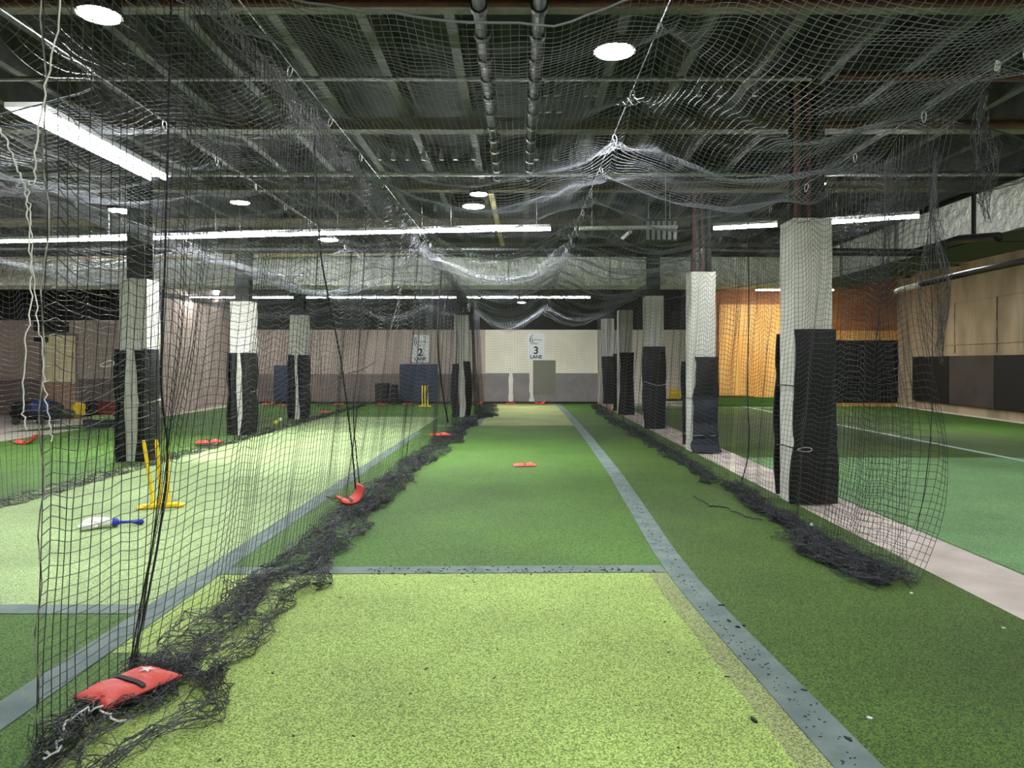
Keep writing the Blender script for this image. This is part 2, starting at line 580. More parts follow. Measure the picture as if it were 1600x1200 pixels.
def lane_sign(cx_, zc, num, lab, y):
    r = empty('lane_sign', (cx_, y, zc - .56), lab, 'sign', 'lane number signs on the back wall')
    MB().box((-.35, 0, 0), (.35, .02, 1.1)).build('board', 'sign_white', r)
    text_mesh(num, .42, 'sign_ink', r, (0, -.004, .25), .012)
    text_mesh('LANE', .2, 'sign_ink', r, (0, -.004, .06), .006)
    # round emblem: two crescents and a line of small script across
    b = MB()
    for rr, x0, a0, a1, th in ((.24, -.02, 105, 250, .035), (.18, .0, 120, 300, .03)):
        n = 18
        vs = []
        for k in range(n + 1):
            t = math.radians(a0 + (a1 - a0) * k / n)
            tw = th * math.sin(PI * (k + .3) / (n + .6))
            vs.append((x0 + math.cos(t) * rr, -.004, .82 + math.sin(t) * rr))
            vs.append((x0 + math.cos(t) * (rr - tw), -.004, .82 + math.sin(t) * (rr - tw)))
        b.add(vs, [(2 * k, 2 * k + 2, 2 * k + 3, 2 * k + 1) for k in range(n)])
    b.build('emblem', 'sign_ink', r)
    b = MB()
    pts = [(-.16 + .4 * k / 26, -.006, .815 + .028 * math.sin(k * 2.2) + .01 * math.sin(k * .9)) for k in range(27)]
    b.tube(pts, .009, 4)
    pts = [(-.05 + .16 * k / 8, -.006, .69 + .012 * math.sin(k * 2.6)) for k in range(9)]
    b.tube(pts, .006, 4)
    b.build('script_line', 'sign_grey', r)
    return r


lane_sign(.72, 2.33, '3', 'white LANE 3 sign on the cream end wall', YB - .03)
lane_sign(-4.0, 2.25, '2', 'white LANE 2 sign above the navy mat', YB - .03)

# navy mats leaning on the back wall
for (x0, x1, z1, lab) in ((-4.78, -3.25, 1.60, 'navy upright mat with rounded outline behind the far yellow stumps'), (-9.85, -9.1, 1.55, 'narrow navy mat at end wall beside third left pillar')):
    o = MB().box((x0, YB - .45, .012), (x1, YB - .33, z1)).build('crash_mat', 'mat_navy', bevel=.03)
    tag(o, lab, 'mat')
# black stacked blocks near lane 2 end
o = MB().box((-5.65, 29.2, .012), (-5.15, 29.7, .85)).box((-5.05, 29.2, .012), (-4.8, 29.6, .8)).build('equipment_case', 'gear_black', bevel=.03)
tag(o, 'black upright cases left of the navy mat on lane 2', 'case')

# end curb
for a, b_, lab in ((-10.8, -2.5, 'black rail along the foot of the end wall of lanes 1 and 2'), (-2.3, 3.2, 'black rail along the foot of the end wall of lane 3')):
    o = MB().box((a, 29.85, .012), (b_, 29.95, .09)).build('ground_rail', 'black_pipe')
    tag(o, lab, 'rail')

# left doorway
d = empty('door_1', (-14.45, 23.46, 0), None, None, kind='structure')
MB().box((-.62, 0, 1.05), (.46, .03, 2.5)).build('door_upper', 'door_cream', d)
MB().box((-.62, 0, 0), (.46, .03, 1.05)).build('door_lower', 'door_low', d)
for lo, hi in (((-.68, -.02, 0), (-.62, .04, 2.56)), ((.46, -.02, 0), (.52, .04, 2.56)), ((-.62, -.02, 2.5), (.46, .04, 2.56))):
    MB().box(lo, hi).build('door_frame', 'wall_mauve_low', d)
MB().box((.36, -.05, 1.0), (.42, -.0, 1.15)).build('door_handle', 'clip_metal', d)
o = MB().box((-15.15, 23.2, 2.3), (-14.85, 23.48, 2.46)).build('exit_sign_box', 'gear_black')
tag(o, 'small dark box on the wall at the left edge of the cream door', 'sign box')
o = MB().box((-15.1, 23.1, 2.62), (-14.2, 23.48, 2.95)).build('wall_heater', 'gear_black', bevel=.02)
tag(o, 'dark box fixed to the wall above the cream door', 'heater')

# ================================================================ COLUMNS
def wobble_sheet(w_fn, z0, z1, th, x_off=0, bow=None, n=26, m=9, curl=0.0, fold=0.0):
    """upright foam pad: local x across, y = outward (-y is out), z up"""
    vs, fs = [], []
    for side in (0, 1):
        for i in range(n + 1):
            t = i / n
            z = z0 + (z1 - z0) * t
            wl, wr = w_fn(t)
            for j in range(m + 1):
                s = j / m
                x_ = wl + (wr - wl) * s
                edge = (2 * s - 1) ** 2
                y_ = -(bow(t) if bow else 0.03) * (1 - .6 * edge) + curl * edge
                if t < .12 and fold:
                    y_ -= fold * ((.12 - t) / .12) ** 1.5
                vs.append((x_, y_ - (th if side else 0), z))
    W = m + 1
    N = (n + 1) * W
    for i in range(n):
        for j in range(m):
            a = i * W + j
            fs.append((a, a + 1, a + W + 1, a + W))
            fs.append((N + a, N + a + W, N + a + W + 1, N + a + 1))
    for i in range(n):
        a = i * W
        fs.append((a, a + W, N + a + W, N + a))
        a = i * W + m
        fs.append((a, N + a, N + a + W, a + W))
    for j in range(m):
        fs.append((j, N + j, N + j + 1, j + 1))
        a = n * W + j
        fs.append((a, a + 1, N + a + 1, N + a))
    return vs, fs


def pinch(t, cs, w_=.05):
    return sum(math.exp(-((t - c) / w_) ** 2) for c in cs)


def column(x, y, zt, label, sq=.45, pipes=False):
    r = empty('pillar', (x, y, 0), label, 'pillar', 'padded pillars between the lanes')
    h = sq / 2
    b = MB().box((-h, -h, 0), (h, h, zt))
    b.build('pillar_casing', 'column_white', r, bevel=.006)
    # steel H section above the casing
    s = MB()
    s.box((-.15, -.15, zt), (.15, -.13, 4.98))
    s.box((-.15, .13, zt), (.15, .15, 4.98))
    s.box((-.01, -.13, zt), (.01, .13, 4.98))
    s.build('steel_post', 'steel_dark', r)
    if pipes:
        MB().tube([(-.17, -.19, zt), (-.17, -.19, 4.9)], .035, 10).build('riser_pipe', 'rust', r, smooth=True)
        MB().tube([(-.03, -.185, zt), (-.03, -.185, 4.9)], .022, 10).build('riser_pipe', 'rust', r, smooth=True)
        MB().tube([(.10, -.2, zt), (.10, -.2, 4.9)], .045, 10).build('riser_pipe', 'steel_dark', r, smooth=True)
    return r


def pad(parent, face, wl, wr, z0, z1, zt=(), m='foam_black', th=.03, seed=0, off=.225, curl=0.04, fold=0.0, bowamp=.05, spread=.03):
    """face: angle of outward normal, 0 = towards -y (camera)"""
    rr = random.Random(seed)
    ph = rr.random() * 6
    cs = [(z - z0) / (z1 - z0) for z in zt]

    def wf(t):
        k = spread * math.sin(t * 5.2 + ph) - .02 * pinch(t, cs)
        return wl - k - .012 * math.sin(t * 11 + ph), wr + k * .6
    bw = lambda t: .012 + bowamp * (abs(math.sin(t * PI * (len(cs) + 1) * .98)) if cs else math.sin(t * PI)) * (1 - .7 * min(1, pinch(t, cs)))
    vs, fs = wobble_sheet(wf, z0, z1, th, bow=bw, curl=curl, fold=fold)
    R = Matrix.Rotation(face, 3, 'Z')
    o_ = Vector((0, -off, 0))
    b = MB().add([R @ (Vector(v) + o_) for v in vs], fs)
    o = b.build('foam_pad', m, parent, smooth=True)
    e = o.modifiers.new('es', 'EDGE_SPLIT')
    return o


def tie(parent, z, a=.27, b=.30, m='rope_black', sag=.0, r=.007, knot=True):
    pts = []
    for k in range(24):
        t = 2 * PI * k / 24
        c_, s_ = math.cos(t), math.sin(t)
        q = 5
        rr = (abs(c_ / a) ** q + abs(s_ / b) ** q) ** (-1 / q)
        pts.append((c_ * rr, s_ * rr, z + sag * math.sin(t * 2 + 1)))
    mb = MB().tube(pts, r, 5, closed=True)
    return mb.build('tie_cord', m, parent, smooth=True)


def carabiner_mb(L_=.085, W_=.034, r=.004):
    mb = MB()
    pts = []
    for k in range(18):
        t = 2 * PI * k / 18
        ww = W_ / 2 * (1 + .28 * math.cos(t))
        pts.append((math.sin(t) * ww, 0, math.cos(t) * L_ / 2 - L_ / 2))
    mb.tube(pts, r, 5, closed=True)
    return mb


CARAB = carabiner_mb().mesh('carabiner', 'clip_metal', True)

# right row
names = ['white boxed pillar with tall black pad in front, nearest of the right row', 'second pillar of the right row, its navy-black pad flared at the floor',
         'third pillar of the right row with a black pad tied by a white cord', 'fourth pillar of the right row with black pad ending above the turf',
         'last pillar of the right row close to the end wall']
RY = [8.82, 13.9, 18.8, 23.8, 28.4]
for i, y in enumerate(RY):
    c_ = column(3.41, y, 3.33, names[i], pipes=(i < 2))
    if i == 0:
        pad(c_, 0, -.235, .275, .02, 2.04, (.70,), seed=1, off=.23)
        pad(c_, PI, -.27, .27, .05, 2.0, (.70, 1.5), seed=2, off=.23, bowamp=.09, curl=.0)
        tie(c_, .66, .275, .31, sag=.02)
        tie(c_, 1.38, .275, .30, sag=.01)
        k = bpy.data.objects.new('cord_hook', CARAB)
        COL.objects.link(k)
        k.parent = c_
        k.location = (-.06, -.345, .66)
        k.rotation_euler = (0, PI / 2, 0)
        k.scale = (1.4, 1.4, 1.9)
    elif i == 1:
        pad(c_, 0, -.16, .27, 1.0, 1.76, (), seed=3, off=.235, m='foam_black')
        pad(c_, 0, -.21, .27, .03, 1.02, (.25,), seed=4, off=.235, m='foam_navy', fold=.22)
        pad(c_, PI, -.27, .3, .1, 1.68, (.9,), seed=5, off=.23, bowamp=.09)
        tie(c_, 1.0, .27, .30)
        tie(c_, .32, .27, .31, m='rope_white', r=.004)
    elif i == 2:
        pad(c_, 0, -.30, .27, .0, 2.06, (1.1,), seed=6, off=.235, bowamp=.07)
        tie(c_, 1.15, .30, .31, m='rope_white', sag=.06, r=.006)
    elif i == 3:
        pad(c_, 0, -.20, .26, .0, 1.98, (), seed=8, off=.235)
        pad(c_, PI, -.27, .33, .1, 1.95, (), seed=9, off=.23, bowamp=.05)
    else:
        pad(c_, 0, -.22, .25, .1, 1.9, (), seed=10, off=.235)
# left row (pads on the lane sides)
names = ['white pillar between lanes 1 and 2 with black pads on both flanks, nearest of the left row', 'second pillar of the left row, black pads leaving a thin white strip',
         'third pillar of the left row, beside the narrow navy mat']
for i, (x, y) in enumerate([(-6.42, 12.6), (-6.32, 17.1), (-6.45, 21.9)]):
    c_ = column(x, y, 3.05, names[i], sq=.46)
    w1 = .12 if i == 0 else (.04 if i == 1 else .1)
    pad(c_, PI / 2, -.34, .2, .0, 1.88, (1.0,), seed=20 + i, off=.235, bowamp=.06)
    pad(c_, -PI / 2, -.2, .36, .0, 1.88, (1.0,), seed=30 + i, off=.235, bowamp=.06)
    if i > 0:
        pad(c_, 0, .03, .27, .0, 1.88, (), seed=40 + i, off=.24)
        pad(c_, 0, -.26, -.07, .0, 1.88, (), seed=50 + i, off=.24)
    else:
        pad(c_, 0, .06, .27, .0, 1.86, (1.0,), seed=41, off=.24)
        pad(c_, 0, -.26, -.13, .0, 1.86, (1.0,), seed=51, off=.24)
    tie(c_, 1.0, .29, .30, m='rope_white', r=.006, sag=.02)
c_ = column(-1.74, 22.7, 3.1, 'lone white pillar at the left edge of lane 3 with bowed black pads', sq=.42)
pad(c_, 0, -.24, -.06, .0, 1.62, (), seed=60, off=.22)
pad(c_, 0, .11, .24, .0, 1.7, (), seed=61, off=.22)
pad(c_, PI / 2, -.24, .2, .0, 1.7, (), seed=63, off=.22, bowamp=.08)
pad(c_, -PI / 2, -.2, .24, .0, 1.62, (), seed=62, off=.22, bowamp=.08)

# ================================================================ LAMPS
def high_bay(px, py, Y, label, dia=.33, proto=[None]):
    p = at(px, py, Y)
    r = empty('high_bay_lamp', (p.x, p.y, p.z), label, 'lamp', 'round high bay ceiling lamps')
    if proto[0] is None:
        a = MB().cyl((0, 0), .165, -.002, .004, 28).mesh('lamp_lens', 'bay_glow')
        b = MB().cyl((0, 0), .19, .005, .055, 28).cyl((0, 0), .11, .055, .13, 20, .09)
        for k in range(16):
            t = 2 * PI * k / 16
            b.obox((math.cos(t) * .1, math.sin(t) * .1, .08), (math.cos(t) * .175, math.sin(t) * .175, .08), .008, .05)
        b = b.mesh('lamp_housing', 'steel_dark')
        proto[0] = (a, b)
    for nm, me in zip(('lamp_lens', 'lamp_housing'), proto[0]):
        o = bpy.data.objects.new(nm, me)
        COL.objects.link(o)
        o.parent = r
        o.scale = (dia / .33, dia / .33, 1)
    MB().tube([(0, 0, .13), (0, 0, 5.29 - p.z)], .006, 5).build('hanging_rod', 'galv', r)
    # the lens throws most of its light in a cone straight down
    ld = bpy.data.lights.new('lamp_beam', 'SPOT')
    ld.energy = E_BEAM * (dia / .33) ** 2 if dia > .2 else 20
    ld.spot_size = math.radians(84)
    ld.spot_blend = 1.0
    ld.shadow_soft_size = dia / 2
    ld.color = (.96, .98, 1.0)
    lo_ = bpy.data.objects.new('lamp_beam', ld)
    COL.objects.link(lo_)
    lo_.parent = r
    lo_.location = (0, 0, -.012)
    return r


high_bay(960, 82, 6.58, 'brightest round lamp over the middle of lane 3, near the sagging net')
high_bay(155, 25, 5.9, 'round lamp above the long tube, at the top left corner', .3)
high_bay(740, 323, 13.07, 'lower of the two round lamps close together over lane 3', .37)
high_bay(748, 304, 12.1, 'upper of the two round lamps close together over lane 3', .27)
high_bay(190, 330, 13.4, 'round lamp over lane 1 just above the tube row', .42)
high_bay(375, 317, 12.8, 'small round lamp over lane 2 between two net cables', .3)
high_bay(513, 375, 16.6, 'round lamp just below the tube row over lane 2', .42)
high_bay(195, 443, 25.0, 'far round lamp beside the top of the nearest left pillar', .42)
high_bay(335, 455, 28.0, 'far round lamp over lane 1, between two left pillars', .36)
high_bay(815, 473, 27.0, 'tiny far round lamp under the back tube row of lane 3', .28)
high_bay(1281, 288, 11.4, 'small lamp behind the steel post of the nearest right pillar', .16)
# lamps of the hall behind the camera
for x, y, w_ in ((-5, -2, 'left'), (0.8, 1.0, 'just above'), (.8, -3.5, 'straight behind'), (6, 0, 'right')):
    r = high_bay(CX, CY - 2.75 / 5 * F, 5, 'round lamp of the hall out of view, %s of the camera' % w_)
    r.location = (x, y, 4.4)
for x, y, lab in ((7.0, 6.0, 'round lamp over the near half of the right bay'), (-8.5, 7.0, 'round lamp over lane 1 outside the left edge'), (10.6, 18, 'added fill lamp between silver duct and right concrete wall'), (-8, 20, 'round lamp over the far part of lane 1'), (10.8, 10, 'added fill lamp near the right concrete wall, closest to the camera'), (9.5, 26, 'round lamp before the orange boarding')):  # the two by the right concrete wall are added to brighten it
    r = high_bay(CX, CY - 2.75 / 5 * F, 5, lab)
    r.location = (x, y, 4.45)


def tube_light(p, q, label, group, w_=.12, drop=True):
    p, q = Vector(p), Vector(q)
    c = (p + q) / 2
    r = empty('tube_light', c, label, 'tube light', group)
    a, b = p - c, q - c
    MB().obox(a + Vector((0, 0, .05)), b + Vector((0, 0, .05)), w_, .05).build('batten', 'white_metal', r)
    s = (b - a).normalized().cross(Vector((0, 0, 1)))
    for k in (-1, 1):
        MB().tube([a + s * (k * w_ * .28), b + s * (k * w_ * .28)], .019, 8).build('fluorescent_tube', 'tube_glow', r, smooth=True)
    for t in (.12, .88):
        e = a.lerp(b, t)
        MB().tube([e + Vector((0, 0, .07)), e + Vector((0, 0, 5.28 - c.z))], .004, 4).build('hanging_wire', 'wire', r)
    return r


tube_light((-4.47, 6.7, 3.93), (-4.47, 9.2, 3.93), 'long bright tube fixture running lengthwise over lane 2', 'tube lights', w_=.34)
# front cross row, slightly skewed
ords = ['first', 'second', 'third', 'fourth', 'fifth', 'sixth', 'seventh', 'eighth', 'ninth', 'tenth']
FR = [(-340, 386, 14.6), (-80, 380, 14.1), (208, 373.5, 13.63), (356, 369, 13.35), (505, 365, 13.1), (682, 361.5, 12.85), (862, 358, 12.65)]
for i in range(6):
    a_, b_ = at(*FR[i]), at(*FR[i + 1])
    a_.z = b_.z = 3.93
    tube_light(a_.lerp(b_, .01), a_.lerp(b_, .99), '%s tube from the left in the front cross row' % ords[i], 'front row of tube lights')
for (a_, b_, lab) in (((1115, 357, 12.6), (1214, 352, 12.3), 'short tube of the front cross row beside the second right pillar'), ((1290, 348, 12.1), (1436, 338, 11.55), 'tube of the front cross row right of the nearest right pillar')):
    a_, b_ = at(*a_), at(*b_)
    a_.z = b_.z = 3.93
    tube_light(a_, b_, lab, 'front row of tube lights')
o = MB().obox(at(905, 357, 12.95), at(1058, 355, 12.95), .12, .05)
for px in (925, 1040):
    e = at(px, 356, 12.95)
    o.tube([e, (e.x, e.y, 5.29)], .004, 4)
o = o.build('unlit_batten', 'white_metal')
tag(o, 'unlit pale batten between the lit tubes of front cross row', 'tube light')
A, B = Vector((-17.2, 25.8, 3.92)), Vector((2.5, 25.5, 3.9))
for i in range(8):
    tube_light(A.lerp(B, (i + .01) / 8), A.lerp(B, (i + .985) / 8), '%s tube from the left in the back cross row' % ords[i], 'back row of tube lights')
tube_light((8.0, 25, 4.1), (10.6, 25, 4.1), 'tube hidden above the far right bay', 'far bay tube')

# ================================================================ DUCTS AND PIPES
dk = empty('foil_duct', (-3, 20.2, 3.7), 'long silver foil-wrapped duct crossing above the lanes', 'duct')
for k in range(10):
    x0 = -19 + k * 2.68
    o = MB().box((x0 + 3, -.55, 0.0), (x0 + 3 + 2.66, .55, .76)).build('duct_section', 'foil', dk, bevel=.02)
d2 = empty('foil_duct', (8.5, 14, 3.75), 'silver foil duct running towards the camera along the right side', 'duct')
for k in range(5):
    y0 = -6.5 + k * 2.6
    MB().box((-.7, y0, 0), (.7, y0 + 2.57, .78)).build('duct_section', 'foil', d2, bevel=.02)
    MB().box((-.70, y0, -.03), (.70, y0 + 2.57, -.002)).build('duct_shade_panel', 'steel_dark', d2)  # dark panel added so the underside stays in shade, without green bounce
    MB().box((-.74, y0 - .05, -.04), (.74, y0 + .02, .82)).build('duct_flange', 'black_pipe' if k == 2 else 'galv', d2)


def pipe(pts, r, m, label, cat='pipe', name='pipe', n=10):
    o = MB().tube(pts, r, n).build(name, m, smooth=True)
    return tag(o, label, cat)


pipe([(-17, 15.4, 4.02), at(1060, 391, 14.4), at(1425, 395, 14.2), at(1468, 384, 13.3), at(1500, 374, 12.5), at(1560, 370, 11.4)], .075, 'black_pipe', 'thick black pipe crossing the hall below the front tube row')
pipe([at(1400, 455, 19.8), at(1440, 444, 18.5)], .07, 'paint_white', 'short pale pipe in front of the right concrete wall')
pipe([at(1440, 444, 18.5), at(1520, 425, 16.5), at(1600, 408, 14.7), at(1750, 372, 12)], .07, 'black_pipe', 'dark pipe rising along the right concrete wall')
pipe([at(-80, 408, 19.5), at(787, 392, 18.5)], .06, 'cream_metal', 'cream pipe crossing in front of the long foil duct')
pipe([(3.3, 7.7, 4.62), (12.2, 7.7, 4.62)], .05, 'rust', 'red-brown pipe crossing over the right bay')
pipe([(3.3, 8.9, 4.50), (12.3, 8.9, 4.50)], .05, 'rust', 'red-brown pipe below the beam above the nearest right pillar')
pipe([(-19, 6.1, 4.60), (12.1, 6.1, 4.60)], .03, 'rust', 'thin rusty pipe crossing along the nearest visible beam')
pipe([(-19, 11.2, 4.5), (7.6, 11.2, 4.5)], .035, 'galv', 'grey conduit crossing the hall over the roof net')
pipe([(-19, 8.1, 4.75), (3.2, 8.1, 4.75)], .025, 'galv', 'thin grey conduit above the bright round lamp')
# cream strut running away from the camera
o = MB().obox(at(767, 300, 12.4), at(788, 396, 18.6), .09, .06).build('ceiling_strut', 'cream_metal')
tag(o, 'cream strut running away under the ceiling over lane 3', 'strut')
# ribbed drain pipes with couplings
for x_, lab in ((-.32, 'ribbed pipe over the near edge of the lane 3 roof net, left of the pair'), (.17, 'ribbed pipe over the near edge of the lane 3 roof net, right of the pair')):
    r = empty('ribbed_pipe', (x_, 5.4, 4.55), lab, 'pipe', 'ribbed pipes over lane 3')
    MB().tube([(0, 0, 0), (0, 6.5, 0)], .055, 12).build('pipe_body', 'steel_dark', r, smooth=True)
    for k in range(13):
        MB().tube([(0, .1 + k * .5, 0), (0, .18 + k * .5, 0)], .075, 12).build('coupling', 'steel_mid', r)
# orange bar on two hangers at the far right bay
o = MB().box((5.7, 23.9, 4.32), (8.9, 24.1, 4.6)).box((5.8, 23.98, 4.6), (5.84, 24.02, 5.29)).box((8.7, 23.98, 4.6), (8.74, 24.02, 5.29)).build('orange_bar', 'plywood')
tag(o, 'orange bar high up behind the second right pillar', 'beam')
# small pale clips hanging under the beams
clipm = MB().cyl((0, 0), .035, 0, .09, 8).cyl((0, 0), .02, .09, .16, 6).mesh('beam_clip', 'galv')
clip_count = {}
ROWN = {250: 'row under the second visible beam', 150: 'row beside the bright round lamp', 330: 'small far row left of the twin lamps', 176: 'short row left of the bright round lamp'}
ORD = 'first second third fourth fifth sixth seventh eighth ninth tenth eleventh twelfth'.split()
clips = [(x_, 250, 10.3) for x_ in (592, 615, 637, 662, 690, 712, 740, 838, 867, 893, 920, 962)] + [(x_, 150, 8.3) for x_ in (838, 853, 870, 916, 930, 968, 1092, 1124, 1180)] + [(x_, 330, 15.4) for x_ in (620, 640, 680, 700, 718)] + [(x_, 176, 8.9) for x_ in (842, 856, 873)]
for px, py, Y in clips:
    p = at(px, py, Y)
    o = bpy.data.objects.new('beam_clip', clipm)
    COL.objects.link(o)
    o.location = p
    o.scale = (1, 1, 1)
    k = clip_count[py] = clip_count.get(py, -1) + 1
    tag(o, '%s pale clip from the left in the %s' % (ORD[k], ROWN[py]), 'clip', 'pale clips under the ceiling')
# unit heater in front of second pillar
p = at(1030, 362, 13.9)
r = empty('unit_heater', p, 'dark ceiling fan unit beside the top of second right pillar', 'heater')
MB().box((-.32, -.2, -.22), (.3, .2, .2)).build('heater_body', 'steel_dark', r, bevel=.02)
for k in range(6):
    MB().box((-.28 + k * .1, -.22, -.18), (-.22 + k * .1, -.2, .16)).build('grille_slat', 'galv', r)
MB().tube([(-.2, 0, .2), (-.2, 0, 5.29 - p.z)], .012, 6).tube([(.2, 0, .2), (.2, 0, 5.29 - p.z)], .012, 6).build('hanger_rod', 'galv', r)
o = MB().tube([at(973, 372, 14), at(985, 362, 13.6)], .035, 8).build('short_lamp_tube', 'white_plastic', smooth=True)
tag(o, 'short slanting white tube left of the ceiling fan unit', 'tube')
# pale flange at the top right corner
p = at(1597, 12, 6.75)
r = empty('pipe_flange', p, 'pinkish painted pipe flange at the top right corner', 'pipe fitting')
MB().cyl((0, 0), .10, -.02, .06, 18, .14).build('flange_collar', mat('pink_paint', (196, 140, 124), .5, col2=(150, 104, 92), scale=14), r, smooth=False)
MB().cyl((0, 0), .07, .06, .3, 14).build('flange_neck', mat('orange_paint', (206, 116, 84), .5), r)
MB().cyl((0, 0), .10, -.07, -.02, 18, .10).build('flange_plate', 'galv', r)

# ================================================================ NETS
class Strands:
    def __init__(self):
        self.V, self.F, self.n = [], [], 0

    def lines(self, P, r):
        """P: (lines, points, 3); 3-sided tube round every polyline"""
        L_, N, _ = P.shape
        T = np.empty_like(P)
        T[:, 1:-1] = P[:, 2:] - P[:, :-2]
        T[:, 0] = P[:, 1] - P[:, 0]
        T[:, -1] = P[:, -1] - P[:, -2]
        T /= np.linalg.norm(T, axis=2, keepdims=True) + 1e-9
        ref = np.array([0.31, 0.52, 0.79]) * np.ones_like(T)
        A_ = np.cross(T, ref)
        A_ /= np.linalg.norm(A_, axis=2, keepdims=True) + 1e-9
        B_ = np.cross(T, A_)
        rr = r if np.isscalar(r) else r[..., None]
        rings = []
        for k in range(3):
            t = 2 * PI * k / 3
            rings.append(P + rr * (A_ * math.cos(t) + B_ * math.sin(t)))
        V = np.stack(rings, axis=2).reshape(-1, 3)
        idx = (np.arange(L_)[:, None] * N + np.arange(N - 1)[None]) * 3 + self.n
        idx = idx.reshape(-1)
        fs = []
        for k in range(3):
            l = (k + 1) % 3
            fs.append(np.stack([idx + k, idx + l, idx + 3 + l, idx + 3 + k], axis=1))
        self.V.append(V)
        self.F.append(np.concatenate(fs))
        self.n += len(V)

    def grid(self, P, r, edge=None):
        self.lines(P, r)
        self.lines(np.swapaxes(P, 0, 1), r if np.isscalar(r) else r.T)

    def build(self, name, m, parent=None):
        V = np.concatenate(self.V).astype(np.float32)
        Fq = np.concatenate(self.F).astype(np.int32)
        me = bpy.data.meshes.new(name)
        me.vertices.add(len(V))
        me.vertices.foreach_set('co', V.ravel())
        me.loops.add(Fq.size)
        me.loops.foreach_set('vertex_index', Fq.ravel())
        me.polygons.add(len(Fq))
        me.polygons.foreach_set('loop_start', np.arange(len(Fq), dtype=np.int32) * 4)
        me.update(calc_edges=True)
        me.materials.append(M[m])
        o = bpy.data.objects.new(name, me)
        COL.objects.link(o)
        if parent:
            o.parent = parent
        return o


def lod(y0, y1, near=.05, far=.10):
    """split a length into bands whose mesh grows with distance"""
    cuts = [y0] + [c for c in (10.0, 17.0) if y0 + 1 < c < y1 - 1] + [y1]
    out = []
    for a, b in zip(cuts[:-1], cuts[1:]):
        mid = (a + b) / 2
        cell = near if mid < 9.9 else (near * 1.35 if mid < 16 else far)
        out.append((a, b, cell))
    return out


SPC = 1.15      # spacing of the carabiners along a cable


def scal(y, y0):
    return np.abs(np.sin(PI * (y - y0) / SPC))


